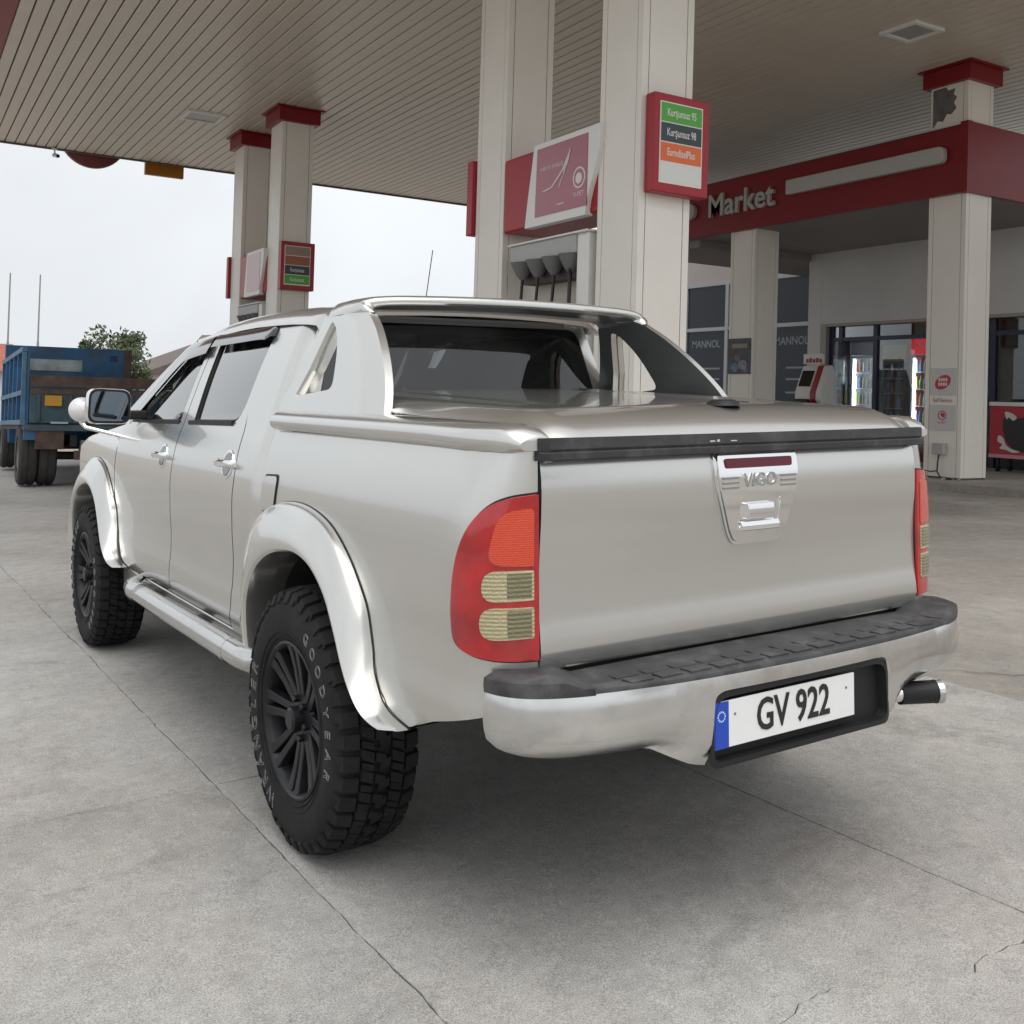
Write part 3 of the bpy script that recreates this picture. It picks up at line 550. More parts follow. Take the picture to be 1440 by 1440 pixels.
b = MB(); b.tube([(11.30 - 14.75, 12.55 - 9, 5.08 - ZP), (11.38 - 14.75, 12.55 - 9, 5.08 - ZP)], 0.16, 24); b.build('round_emblem', LET, mk, smooth=40)
b = MB(); pts = rnd([(6.82, 5.02), (9.97, 5.02), (9.97, 5.275), (6.82, 5.275)], [0.10, 0.02, 0.02, 0.10]); b.prism(pts, lambda y, z: (11.27 - 14.75, y - 9, z - ZP), lambda y, z: (11.378 - 14.75, y - 9, z - ZP)); b.build('light_bar', mat('bar_light_grey', (0.45, 0.44, 0.415), 0.4), mk, bevel=0.03, seg=3)
# shopfront frames and panes
FRM = mat('blue_black_frame', (0.012, 0.014, 0.05), 0.4); FRG = mat('beige_frame', (0.34, 0.31, 0.27), 0.5)
SGL = glass('shop_glass', (0.86, 0.89, 0.90), 0.45)
XG = WX + 0.12
mbox('opening_jamb', FRG, WX - 0.02, WX + 0.2, 12.10, 12.252, ZP, OZ - 0.004); mbox('opening_head', FRG, WX - 0.02, WX + 0.2, OY0, 12.098, OZ - 0.06, OZ - 0.004)
ml = [12.10, 11.80, 10.92, 9.42, 8.35, 7.35, 6.3, 5.2, 4.2]
for i, y in enumerate(ml): mbox('mullion', FRM, XG - 0.04, XG + 0.04, y - (0.10 if i in (0,) else 0.05), y if i == 0 else y + 0.05, ZP, OZ - 0.062)
for i in range(len(ml) - 1):
    y1, y0 = ml[i] - (0.10 if i == 0 else 0.05), ml[i + 1] + 0.05
    mbox('transom', FRM, XG - 0.035, XG + 0.035, y0, y1, 2.70, 2.78)
    mbox('window_pane', SGL, XG - 0.004, XG + 0.004, y0, y1, 2.78, OZ - 0.062)
    if i not in (1,): mbox('window_pane', SGL, XG - 0.004, XG + 0.004, y0, y1, ZP + 0.02, 2.70)
mbox('glass_door', SGL, XG - 0.3, XG + 0.5, 11.74, 11.748, ZP + 0.02, 2.68)
# ---- drinks fridges inside
def fridge(y, w, label, body, head, hd_words, lit, hcol):
    x = 15.05; o = empty('drinks_fridge', (x, y, ZP + 0.012), 0, label, 'fridge'); H = 2.42 if hd_words != 'y' else 2.28
    b = MB(); b.box(0.0, 0.62, -w, -w + 0.05, 0, H).box(0.0, 0.62, w - 0.05, w, 0, H).box(0.57, 0.62, -w + 0.05, w - 0.05, 0, H).box(0.0, 0.57, -w + 0.05, w - 0.05, 0, 0.28); b.build('body', body, o, bevel=0.005)
    MB().box(-0.02, 0.58, -w + 0.05, w - 0.05, H - 0.34, H).build('header', head, o, bevel=0.01)
    if hd_words == 'r': b = MB(); b.tube([(-0.022, 0.22 - 0.044 * k, H - 0.17 + 0.035 * math.sin(k * 1.9)) for k in range(11)], 0.014, 6); b.build('header_stroke', PRW, o, smooth=40)
    fr = MB(); fr.box(-0.02, 0.0, -w + 0.05, -w + 0.10, 0.28, H - 0.35).box(-0.02, 0.0, w - 0.10, w - 0.05, 0.28, H - 0.35).box(-0.02, 0.0, -w + 0.10, w - 0.10, 0.28, 0.33).box(-0.02, 0.0, -w + 0.10, w - 0.10, H - 0.40, H - 0.35); d = fr.build('door_frame', hcol, o)
    MB().box(-0.012, -0.006, -w + 0.10, w - 0.10, 0.33, H - 0.40).build('door_pane', SGL, d); MB().box(-0.06, -0.02, w - 0.10, w - 0.07, 0.9, 1.5).build('door_handle', BLACK_PL, d)
    cs = [(0.35, 0.05, 0.04), (0.05, 0.25, 0.08), (0.5, 0.35, 0.05), (0.05, 0.1, 0.35), (0.5, 0.5, 0.5), (0.25, 0.12, 0.03)]
    for s in range(5):
        z = 0.40 + s * (H - 0.9) / 4.6; sh = MB().box(0.03, 0.5, -w + 0.055, w - 0.055, z, z + 0.02).build('shelf', WHITEP, o)
        for k in range(6):
            yy = -w + 0.12 + k * (2 * w - 0.24) / 5; c = cs[(k + s * 2 + int(y * 10)) % 6]; b = MB(); b.lathe([(0.0, z + 0.02), (0.034, z + 0.02), (0.034, z + 0.17), (0.014, z + 0.23), (0.014, z + 0.26), (0, z + 0.26)], 10, 'z', (0.09, yy, 0)); b.build('bottle', mat('bottle_%d' % cs.index(c), c, 0.2), sh, smooth=40)
    if lit:
        MB().box(0.005, 0.03, w - 0.13, w - 0.08, 0.35, H - 0.42).build('light_strip', mat('fridge_led', (0.9, 0.95, 1), 0.5, emit=(0.8, 0.92, 1.0, 14.0)), o)
fridge(11.38, 0.36, 'brightly lit glass fridge just behind the market door', mat('fridge_white', (0.55, 0.57, 0.6), 0.4), mat('fridge_glass_head', (0.25, 0.28, 0.35), 0.3), '', True, mat('fridge_white', (0.5, 0.5, 0.5), 0.4))
fridge(10.62, 0.32, 'black fridge with yellowish header beside the red fridge', mat('fridge_black', (0.012, 0.012, 0.013), 0.4), mat('yellow_header', (0.42, 0.33, 0.08), 0.4), 'y', False, mat('fridge_black', (0.02, 0.02, 0.02), 0.4))
fridge(9.93, 0.35, 'red fridge with pale lettering next to the stickered column', mat('fridge_red', (0.34, 0.01, 0.02), 0.35), mat('red_header_glow', (0.5, 0.012, 0.02), 0.35, emit=(0.5, 0.02, 0.03, 0.6)), 'r', True, mat('fridge_grey', (0.4, 0.4, 0.4), 0.4))  # header given a weak glow of its own to brighten it
# shelves with goods right of the column
sh = empty('shop_shelf', (16.2, 7.2, ZP + 0.012), 0, 'dark shop shelf with packets behind the window beside the column', 'shelf')
MB().box(0.4, 0.45, -2.2, 1.6, 0, 2.3).build('back_panel', mat('shelf_dark', (0.04, 0.035, 0.035), 0.6), sh)
for s in range(5):
    MB().box(0.0, 0.4, -2.2, 1.6, 0.3 + s * 0.42, 0.33 + s * 0.42).build('shelf_board', mat('shelf_dark', (0.04, 0.035, 0.035), 0.6), sh)
    b = MB(); pk = []
    for k in range(16):
        yy = -2.1 + k * 0.225; h = random.uniform(0.18, 0.32); MB().box(0.06, 0.2, yy, yy + random.uniform(0.12, 0.19), 0.33 + s * 0.42, 0.33 + s * 0.42 + h).build('packet', mat('packet_%d' % (k * 7 % 5), [(0.3, 0.04, 0.05), (0.35, 0.25, 0.06), (0.08, 0.1, 0.25), (0.12, 0.28, 0.08), (0.35, 0.33, 0.3)][k * 7 % 5], 0.5), sh)
# ---- red chest freezer in front of the wall
fz = empty('chest_freezer', (14.22, 7.35, ZP), 0, 'red chest freezer with black and white splash print outside the shop window', 'freezer')
MB().box(0.0, 0.5, -0.75, 0.62, 0.27, 1.12).build('body', mat('freezer_red', (0.42, 0.012, 0.025), 0.3, coat=0.3), fz, bevel=0.02); MB().box(-0.01, 0.51, -0.76, 0.63, 1.12, 1.19).build('lid_rim', WHITEP, fz, bevel=0.01); MB().box(0.04, 0.46, -0.7, 0.57, 1.19, 1.205).build('glass_lid', mat('freezer_lid', (0.06, 0.07, 0.08), 0.08), fz)
MB().box(-0.012, 0.0, -0.75, 0.62, 0.24, 0.30).build('skirt', mat('freezer_pink', (0.6, 0.25, 0.3), 0.4), fz)
b = MB(); blob = catmull([(0.30, 0.95), (0.37, 0.85), (0.36, 0.68), (0.28, 0.50), (0.15, 0.38), (-0.05, 0.36), (-0.3, 0.42), (-0.5, 0.6), (-0.45, 0.85), (-0.2, 0.98), (0.1, 0.92)], 5, True); b.prism(blob, lambda y, z: (-0.004, y, z), lambda y, z: (0.001, y, z)); b.build('black_print', mat('freezer_black', (0.015, 0.012, 0.012), 0.35), fz)
for pts_ in ([(0.33, 1.02), (0.20, 1.0), (0.12, 0.93), (0.18, 0.88), (0.26, 0.93), (0.30, 0.90)], [(0.44, 0.62), (0.36, 0.58), (0.30, 0.46), (0.20, 0.40), (0.05, 0.36), (0.18, 0.34), (0.30, 0.38), (0.42, 0.40), (0.37, 0.47), (0.46, 0.52)]):
    b = MB(); b.prism(catmull(pts_, 4, True), lambda y, z: (-0.007, y, z), lambda y, z: (-0.003, y, z)); b.build('white_splash', mat('freezer_cream', (0.62, 0.60, 0.55), 0.4), fz)
b = MB()
for y in (-0.6, 0.5):
    for x in (0.08, 0.42): b.lathe([(0, -0.02), (0.05, -0.02), (0.05, 0.02), (0, 0.02)], 12, 'y', (x, y, 0.05)); b.box(x - 0.02, x + 0.02, y - 0.02, y + 0.02, 0.08, 0.28)
b.build('caster', BLACK_PL, fz)
# ---- self service terminal
kz = empty('service_terminal', (13.55, 11.35, ZP), 0, 'white and red self service terminal with slanted screen before the shop wall', 'terminal')
side = [(0.02, 0.0), (0.36, 0.0), (0.36, 1.6), (0.33, 1.76), (0.27, 1.84), (0.16, 1.82), (-0.06, 1.30), (-0.06, 1.15), (0.02, 1.05)]
b = MB(); b.prism(side, lambda x, z: (x, -0.26, z), lambda x, z: (x, -0.13, z)); b.build('side_shell', WHITEP, kz, bevel=0.02)
b = MB(); b.prism([(x - 0.012, z) for x, z in side], lambda x, z: (x, -0.13, z), lambda x, z: (x, 0.0, z)); b.build('red_band', RED2, kz, bevel=0.01)
b = MB(); b.prism(side, lambda x, z: (x, 0.0, z), lambda x, z: (x, 0.40, z)); b.build('front_shell', WHITEP, kz, bevel=0.02)
sl = Vector((-0.22, 0, -0.52)).normalized(); nn = Vector((-0.52, 0, 0.22)).normalized(); c = Vector((0.05, 0.20, 1.565))
b = MB(); q = [c + Vector((0, dy, 0)) + sl * d + nn * 0.012 for dy, d in ((-0.15, -0.17), (0.15, -0.17), (0.15, 0.17), (-0.15, 0.17))]; b.add(q + [p - nn * 0.02 for p in q], [(0, 1, 2, 3), (4, 5, 6, 7), (0, 1, 5, 4), (1, 2, 6, 5), (2, 3, 7, 6), (3, 0, 4, 7)]); b.build('screen', mat('dark_screen', (0.015, 0.018, 0.016), 0.08), kz)
MB().box(-0.12, 0.03, 0.02, 0.36, 0.95, 1.16).build('card_reader', BLACK_PL, kz, bevel=0.01)
b = MB(); b.box(0.12, 0.16, -0.15, 0.36, 1.86, 2.06); tp = b.build('top_sign', WHITEP, kz, bevel=0.008); [MB().box(0.112, 0.12, -0.12 + 0.085 * k, -0.06 + 0.085 * k, 1.885, 1.96 + 0.02 * (k % 2)).build('sign_stroke', RED2, tp) for k in range(5)]
# ---- stickers and cable box on the corner column
st = empty('column_stickers', (11.468, 6.877, ZP), 0, 'red oval sticker, Self Service words and round logo on the corner column', 'sticker')
MB().box(-0.006, 0.004, -0.215, 0.215, 1.25, 1.65).build('upper_sheet', mat('sticker_grey', (0.56, 0.56, 0.55), 0.5), st); MB().box(-0.006, 0.004, -0.215, 0.215, 0.72, 1.10).build('lower_sheet', mat('sticker_grey', (0.56, 0.56, 0.55), 0.5), st)
STR = mat('sticker_red', (0.48, 0.03, 0.06), 0.45); SA = lambda y, z: axes((-0.0075, y, z), (0, -1, 0), (0, 0, 1), (-1, 0, 0))
b = MB(); b.prism([(0.135 * math.cos(t) * 1.0, 1.44 + 0.105 * math.sin(t) - 0.035 * math.cos(t)) for t in [2 * math.pi * k / 28 for k in range(28)]], lambda y, z: (-0.009, y, z), lambda y, z: (-0.005, y, z)); b.build('oval', STR, st)
[MB().box(-0.0115, -0.0085, -0.075 + 0.04 * k, -0.05 + 0.04 * k, z_ - 0.024, z_ + 0.024).build('oval_stroke', PRW, st) for k in range(4) for z_ in (1.478, 1.41)]
text('service_words', 'Self Service', 0.085, mat('sticker_dull_red', (0.42, 0.12, 0.14), 0.5), st, SA(0.0, 1.17), 0.0006, 0.85)
b = MB(); b.lathe([(0.058, -0.009), (0.072, -0.009), (0.072, -0.005), (0.058, -0.005)], 28, 'x', (0, 0, 0.945), True); b.prism(catmull([(0.03, 0.97), (-0.02, 0.985), (-0.045, 0.95), (-0.02, 0.91), (0.01, 0.93)], 4, True), lambda y, z: (-0.009, y, z), lambda y, z: (-0.005, y, z)); b.build('round_logo', STR, st); text('logo_words', 'K-PET', 0.055, STR, st, SA(0, 0.835), 0.0006, 1.0)
b = MB(); pp_ = [(0.60, 5.62), (0.52, 5.72), (0.42, 5.70), (0.36, 5.80), (0.28, 5.78), (0.20, 5.86), (0.24, 5.95), (0.19, 6.02), (0.25, 6.08), (0.22, 6.16), (0.34, 6.15), (0.38, 6.21), (0.60, 6.20)]
b.prism(pp_, lambda y, z: (-0.0035, y, z - ZP), lambda y, z: (0.004, y, z - ZP)); b.build('peeled_patch', mat('bare_grey_patch', (0.13, 0.125, 0.12), 0.8, var=0.3, vscale=6), m1)
cb = empty('cable_box', (11.46, 6.88, ZP), 0, 'grey junction box with dangling cable low on the corner column', 'cable box')
MB().box(-0.09, 0.008, -0.09, 0.10, 0.36, 0.53).build('box', GREYP, cb, bevel=0.012)
b = MB(); b.tube([(-0.05, 0.0, 0.37), (-0.06, 0.01, 0.25), (-0.06, 0.02, 0.12), (-0.08, -0.04, 0.04), (-0.10, -0.16, 0.012), (-0.09, -0.26, 0.012)], 0.012, 6).tube([(-0.06, 0.02, 0.12), (-0.07, 0.12, 0.10), (-0.05, 0.24, 0.11)], 0.009, 6); b.build('cable', HOSE, cb, smooth=50)
po = empty('wall_poster', (11.468, 11.20, 1.90), 0, 'dark poster with pale and blue shapes on the market column', 'poster'); MB().box(-0.008, 0.006, -0.28, 0.30, 0, 0.66).build('sheet', mat('poster_dark', (0.045, 0.05, 0.065), 0.4, var=0.6, vscale=5), po)
for cy_, cz_, rr_, cl_ in ((0.12, 0.12, 0.10, (0.10, 0.20, 0.27)), (-0.08, 0.16, 0.12, (0.22, 0.24, 0.26)), (0.05, 0.30, 0.08, (0.16, 0.12, 0.10)), (-0.16, 0.07, 0.07, (0.08, 0.16, 0.2))):
    b = MB(); b.prism([(cy_ + rr_ * (0.8 + 0.3 * random.random()) * math.cos(t), cz_ + rr_ * (0.7 + 0.3 * random.random()) * math.sin(t)) for t in [2 * math.pi * k / 14 for k in range(14)]], lambda y, z: (-0.0105 - 0.001 * cy_, y, z), lambda y, z: (-0.007, y, z)); b.build('poster_shape', mat('poster_%d' % int(cl_[0] * 100), cl_, 0.5, var=0.5, vscale=14), po)
MB().box(-0.0105, -0.007, -0.2, 0.2, 0.48, 0.56).build('poster_title', mat('poster_pale', (0.3, 0.22, 0.18), 0.5), po)
cctv((12.4, 15.15, 4.56), -0.6, 'security camera hung under the market overhang end')
# rubble at the foot of the corner column
for k in range(7):
    x, y = 11.1 + random.uniform(0.0, 0.36), 6.25 + random.uniform(0.0, 0.9); r = random.uniform(0.02, 0.05); bm = bmesh.new(); bmesh.ops.create_icosphere(bm, subdivisions=1, radius=r)
    for v in bm.verts: v.co *= random.uniform(0.75, 1.2); v.co.z *= 0.6
    me = bpy.data.meshes.new('rubble_stone'); bm.to_mesh(me); bm.free(); me.materials.append(OLDC); s_ = bpy.data.objects.new('rubble_stone', me); COL.objects.link(s_); s_.location = (x, y, ZP + r * 0.4); tag(s_, 'small broken concrete lump lying at the foot of the stickered corner column', 'stone', 'rubble at the column foot')
# ---- wing behind with tall windows
wg = empty('rear_wing', (18.0, 18.0, ZP), 0, 'pinkish building wing with tall dark windows behind the market', 'building')
def wbox(nm, m, x0, x1, y0, y1, z0, z1, par=None, bev=0.0):
    b = MB(); b.box(x0 - 18.0, x1 - 18.0, y0 - 18.0, y1 - 18.0, z0 - ZP, z1 - ZP); return b.build(nm, m, par or wg, bevel=bev)
PINKW = mat('pinkish_render', (0.50, 0.45, 0.45), 0.85, var=0.05, vscale=0.6, bump=0.2)
wbox('wall', PINKW, 18.12, 18.5, 12.7, 21.5, ZP, 6.4); wbox('roof', SEAM, 18.5, 24, 12.7, 21.5, 5.9, 6.3); wbox('end_wall', PINKW, 18.5, 24, 21.2, 21.5, ZP, 6.35)
WGL = mat('dark_window_pane', (0.030, 0.036, 0.048), 0.12, spec=0.22); ALU = mat('pale_window_frame', (0.42, 0.44, 0.45), 0.4)
fr_y = [20.45, 18.72, 17.1, 15.5, 13.9]
wd = wbox('window_frame', ALU, 18.06, 18.12, 13.8, 20.5, 4.69, 4.76)
for y in fr_y: wbox('mullion', ALU, 18.05, 18.12, y - 0.06, y + 0.06, 1.2, 4.69, wd)
for i in range(4):
    y1, y0 = fr_y[i] - 0.06, fr_y[i + 1] + 0.06
    wbox('transom', ALU, 18.055, 18.12, y0, y1, 3.40, 3.50, wd)
    for z0, z1 in ((3.50, 4.69), (1.2, 3.40)): wbox('window_pane', WGL, 18.09, 18.12, y0, y1, z0, z1, wd)
    AW = lambda y, z: axes((18.088 - 18.0, y - 18.0, z - ZP), (0, -1, 0), (0, 0, 1), (-1, 0, 0)); FAINT = mat('faint_print', (0.24, 0.27, 0.28), 0.6)
    text('window_print', 'MANNOL', 0.30, FAINT, wd, AW((y0 + y1) / 2, 3.02), 0.001, 0.92, bold=0.004)
    for z in (1.65, 2.0, 2.3): wbox('window_stripe', FAINT, 18.085, 18.09, y0 + 0.2, y0 + 0.9, z, z + 0.05, wd)
# ================================================================== DUMP TRUCK
BLUE = mat('worn_blue_paint', (0.022, 0.10, 0.22), 0.55, var=0.35, vscale=3, dirt=0.8, dscale=3.5, dcol=(0.10, 0.085, 0.075, 1)); BLUE2 = mat('pale_blue_paint', (0.06, 0.155, 0.24), 0.6, var=0.3, vscale=4, dirt=0.85, dscale=3, dcol=(0.12, 0.10, 0.09, 1))
RUST = mat('rusty_steel', (0.085, 0.055, 0.045), 0.8, var=0.4, vscale=5, dirt=0.4, dcol=(0.16, 0.12, 0.1, 1)); DKS = mat('dirty_chassis', (0.03, 0.028, 0.027), 0.8, dirt=0.5, dcol=(0.09, 0.08, 0.07, 1))
dzz = gz(0.8, 14.5)
dt = empty('dump_truck', (0.83, 14.02, dzz), 0, 'old blue dump truck with rusty tailgate and yellow plate parked ahead of the pickup', 'truck'); dt.rotation_euler = (R_(-2.2), 0, R_(-1.0))
def dbox(nm, m, x0, x1, y0, y1, z0, z1, par=None, bev=0.004):
    b = MB(); b.box(x0, x1, y0, y1, z0, z1); return b.build(nm, m, par or dt, bevel=bev)
dbox('bed_floor', RUST, -1.12, 1.12, 0.05, 4.2, 0.88, 0.98)
for sg in (-1, 1):
    s0 = dbox('bed_side', BLUE, min(sg * 1.06, sg * 1.10), max(sg * 1.06, sg * 1.10), 0.02, 4.2, 0.95, 2.10 if sg < 0 else 1.5)
    X0, X1 = min(sg * 1.10, sg * 1.17), max(sg * 1.10, sg * 1.17)
    for z in ((0.95, 1.40, 2.06) if sg < 0 else (0.95, 1.40)): dbox('side_rail', BLUE2 if z < 2 else BLUE2, X0, X1, 0.0, 4.2, z, z + 0.075, s0)
    for k in range(6): y = 0.0 + k * 0.80; dbox('side_post', BLUE2 if k == 0 else BLUE, X0 + 0.004, X1 - 0.004, y + 0.002, y + 0.07, 1.03, 2.055 if sg < 0 else 1.395, s0)
tgd = dbox('tailgate', mat('grimy_blue_gate', (0.045, 0.085, 0.11), 0.65, var=0.4, vscale=4, dirt=0.9, dscale=3, dcol=(0.06, 0.05, 0.045, 1)), -1.05, 1.05, 0.0, 0.05, 0.98, 1.52)
dbox('top_plank', RUST, -1.05, 1.05, -0.03, 0.06, 1.53, 1.70, tgd); dbox('rust_strip', RUST, -1.04, 1.04, -0.012, 0.0, 1.42, 1.50, tgd)
for k in range(5): dbox('gate_rib', MATS['grimy_blue_gate'], -0.95 + k * 0.45, -0.90 + k * 0.45, -0.03, -0.002, 1.0, 1.42, tgd)
dbox('yellow_plate', mat('yellow_plate_paint', (0.55, 0.28, 0.015), 0.5, dirt=0.3), -0.84, -0.60, -0.045, -0.031, 1.24, 1.40, tgd)
dbox('rear_beam', MATS['grimy_blue_gate'], -1.12, 1.12, -0.02, 0.10, 0.86, 0.95); dbox('pale_rag', mat('faded_sheet', (0.4, 0.45, 0.45), 0.8), -0.75, -0.5, -0.04, -0.02, 0.97, 1.0)
hb = dbox('headboard', BLUE, -1.12, 1.12, 4.15, 4.23, 0.95, 2.44); dbox('headboard_window', mat('dusty_pane', (0.30, 0.36, 0.36), 0.4, var=0.4, vscale=4), -0.70, 0.22, 4.135, 4.15, 1.98, 2.20, hb); dbox('headboard_edge', RUST, 0.98, 1.12, 4.12, 4.148, 0.95, 2.43, hb); dbox('headboard_patch', mat('deep_blue', (0.015, 0.04, 0.10), 0.6), 0.72, 0.86, 4.14, 4.15, 2.2, 2.32, hb)
cbn = MB(); cbn.loft([[(x, y, z) for y, z in ((4.4, 0.75), (4.4, 2.15), (4.6, 2.25), (5.6, 2.22), (5.95, 1.55), (6.05, 1.45), (6.08, 0.6), (4.4, 0.6))] for x in (-1.02, 1.02)]); cbo = cbn.build('cab', BLUE, dt, bevel=0.04)
for sg in (-1, 1): dbox('cab_window', WGL, min(sg * 1.022, sg * 1.026), max(sg * 1.022, sg * 1.026), 4.7, 5.5, 1.5, 2.05, cbo)
MB().add([(-0.9, 5.64, 2.16), (0.9, 5.64, 2.16), (0.9, 5.96, 1.58), (-0.9, 5.96, 1.58)], [(0, 1, 2, 3)]).build('cab_windscreen', WGL, cbo)
dbox('chassis_rail', DKS, -0.45, -0.35, 0.1, 5.9, 0.62, 0.80); dbox('chassis_rail', DKS, 0.35, 0.45, 0.1, 5.9, 0.62, 0.80); dbox('rear_crossbeam', RUST, -0.95, -0.55, 0.0, 0.12, 0.58, 0.86); dbox('rear_crossbeam', RUST, 0.55, 0.95, 0.0, 0.12, 0.58, 0.86)
dbox('battery_box', mat('grey_box', (0.2, 0.19, 0.18), 0.6), -0.30, 0.02, -0.02, 0.3, 0.5, 0.72); dbox('tow_beam', RUST, -0.4, 0.4, -0.04, 0.05, 0.42, 0.56); dbox('mudguard', BLUE, -1.12, -0.62, 0.02, 0.06, 0.72, 0.86); dbox('fuel_tank', DKS, -0.95, -0.5, 1.6, 2.6, 0.45, 0.8)
for y_, z_ in ((0.62, 0.47), (4.9, 0.55)): b = MB(); b.tube([(-0.9, y_, z_), (0.9, y_, z_)], 0.065, 10); b.build('axle', DKS, dt)
def twheel(x, y, z, r, w):
    o = empty('wheel', (x, y, z)); o.parent = dt; b = MB(); b.lathe([(r * 0.55, -w), (r * 0.9, -w * 1.05), (r * 0.985, -w * 0.82), (r, -w * 0.6), (r, -w * 0.15), (r * 0.975, -w * 0.12), (r * 0.975, w * 0.12), (r, w * 0.15), (r, w * 0.6), (r * 0.985, w * 0.82), (r * 0.9, w * 1.05), (r * 0.55, w)], 40, 'x'); b.build('tyre', mat('old_tyre', (0.035, 0.033, 0.032), 0.85, dirt=0.5, dscale=6, dcol=(0.1, 0.09, 0.085, 1), bump=0.2), o, smooth=35)
    b = MB(); b.lathe([(r * 0.56, -w * 0.9), (r * 0.5, -w * 0.9), (r * 0.45, 0.0), (0.0, 0.02), (0.0, 0.04), (r * 0.56, 0.06)], 28, 'x'); b.build('rim', mat('dusty_rim', (0.2, 0.19, 0.17), 0.7), o, smooth=35)
for x in (-1.02, -0.745, 0.745, 1.02): twheel(x, 0.62, 0.50, 0.49, 0.125)
for x in (-0.98, 0.98): twheel(x, 4.9, 0.60, 0.47, 0.12)
# ================================================================== BACKGROUND
LEAF = mat('leaf_green', (0.055, 0.075, 0.03), 0.7, var=0.5, vscale=1.5); BARK = mat('bark', (0.10, 0.08, 0.06), 0.9)
def tree(x, y, h, r, seed, label, nclump=26, per=150, ls=0.10, squash=0.85):
    rg_ = random.Random(seed); z = gz(x, y) - 0.05; o = empty('tree', (x, y, z), 0, label, 'tree'); b = MB(); th = h - r * 1.6 * squash
    b.tube([(0, 0, 0), (0.05, 0.03, th * 0.5), (0, 0, th), (0.05, 0.0, h - r * 0.6)], [0.05 * h * 0.6, 0.04 * h * 0.6, 0.03 * h * 0.6, 0.03], 8); cl = []
    for k in range(nclump):
        u = rg_.uniform(-1, 1); t = rg_.uniform(0, 2 * math.pi); q = rg_.uniform(0.45, 1.0); s = math.sqrt(1 - u * u); c = Vector((s * math.cos(t) * r * q, s * math.sin(t) * r * q, h - r * squash + u * r * squash * q)); cl.append((c, r * rg_.uniform(0.20, 0.36)))
        if k % 2 == 0: b.tube([(0, 0, th * rg_.uniform(0.7, 1.0)), tuple(c * 0.5 + Vector((0, 0, th * 0.45))), tuple(c)], [0.03 * h * 0.3, 0.04, 0.015], 5)
    b.build('trunk', BARK, o, smooth=50); V = []; F = []
    for c, cr in cl:
        for k in range(per):
            d = Vector((rg_.gauss(0, 1), rg_.gauss(0, 1), rg_.gauss(0, 1))).normalized() * cr * (rg_.random() ** 0.4); p = c + d; a = Vector((rg_.gauss(0, 1), rg_.gauss(0, 1), rg_.gauss(0, 1))).normalized(); e = a.orthogonal().normalized(); s = ls * rg_.uniform(0.6, 1.3); n = len(V); V += [p - a * s, p + e * s * 0.5, p + a * s, p - e * s * 0.5]; F.append((n, n + 1, n + 2, n + 3))
    mesh_obj('crown', V, F, LEAF, o)
tree(7.0, 50.0, 4.9, 2.1, 5, 'loose crowned tree standing behind the blue dump truck', 30, 130, 0.13)
tree(12.2, -24.0, 8.3, 2.7, 9, 'broad tree across the road well behind the pickup tailgate', 30, 160, 0.15)
for x, y, h, lb in ((2.55, 50.0, 7.2, 'thin grey mast, the one nearer the red roofed house'), (4.05, 52.0, 7.4, 'thin grey mast, the one nearer the loose crowned tree')):
    b = MB(); b.tube([(0, 0, 0), (0, 0, h * 0.55), (0, 0, h * 0.56), (0, 0, h)], [0.06, 0.055, 0.04, 0.03], 8); o = empty('mast', (x, y, gz(x, y)), 0, lb, 'mast'); b.build('pole', mat('pole_grey', (0.25, 0.24, 0.23), 0.6), o, smooth=40); b = MB(); b.box(-0.12, 0.12, -0.12, 0.12, 0, 0.25); b.build('footing', OLDC, o)
def house(x, y, w, d, hw, hr, rm, label, along='x'):
    z = gz(x, y) - 0.1; o = empty('house', (x, y, z), 0, label, 'house'); MB().box(-w, w, -d, d, 0, hw).build('wall', STUCCO, o)
    b = MB(); e = 0.4
    if along == 'x': b.prism([(-d - e, hw), (d + e, hw), (0, hw + hr)], lambda yy, zz: (-w - e, yy, zz + 0.003), lambda yy, zz: (w + e, yy, zz + 0.003))
    else: b.prism([(-w - e, hw), (w + e, hw), (0, hw + hr)], lambda xx, zz: (xx, -d - e, zz + 0.003), lambda xx, zz: (xx, d + e, zz + 0.003))
    b.build('roof', rm, o)
    for k in (-0.5, 0.5): wn_ = MB().box(k * w - 0.5, k * w + 0.5, -d - 0.04, -d + 0.02, hw * 0.4, hw * 0.8).build('window', WGL, o); MB().box(k * w - 0.55, k * w + 0.55, -d - 0.07, -d - 0.001, hw * 0.36, hw * 0.4).build('sill', WHITEP, wn_)
house(-0.5, 58.0, 3.6, 4.0, 2.9, 1.5, mat('red_tiles', (0.34, 0.10, 0.07), 0.8, var=0.2, vscale=4), 'white house with red tiled roof beyond the dump truck')
house(16.5, 62.0, 6.4, 5.0, 2.6, 2.8, mat('brown_tiles', (0.13, 0.10, 0.09), 0.8, var=0.2, vscale=4), 'house with dark brown gable roof beyond the dump truck', 'y')
# ================================================================== PICKUP (built in the ground frame: x right, y to its front, rear axle at y = 0)
truck = empty('pickup_truck', (0, 0, 0), 0, 'silver double cab pickup with sports bar and hard bed cover parked on the forecourt', 'pickup')
truck.matrix_world = TG
WZ = pchip([0.38, 0.44, 0.50, 0.56, 0.61, 0.68, 0.76, 0.86, 0.97, 1.05, 1.13, 1.20, 1.245, 1.30, 1.45, 1.60, 1.66, 1.72],
           [0.78, 0.822, 0.852, 0.866, 0.866, 0.858, 0.856, 0.861, 0.862, 0.855, 0.840, 0.819, 0.800, 0.780, 0.722, 0.655, 0.625, 0.59])
def plan(y): return -0.028 * max(0.0, y - 2.5) ** 2 - 0.008 * max(0.0, 0.9 - y) * 0
def smap(sg, off=0.0):
    return lambda y, z: (sg * (WZ(z) + plan(y) + off), y, z)
YC = -0.72
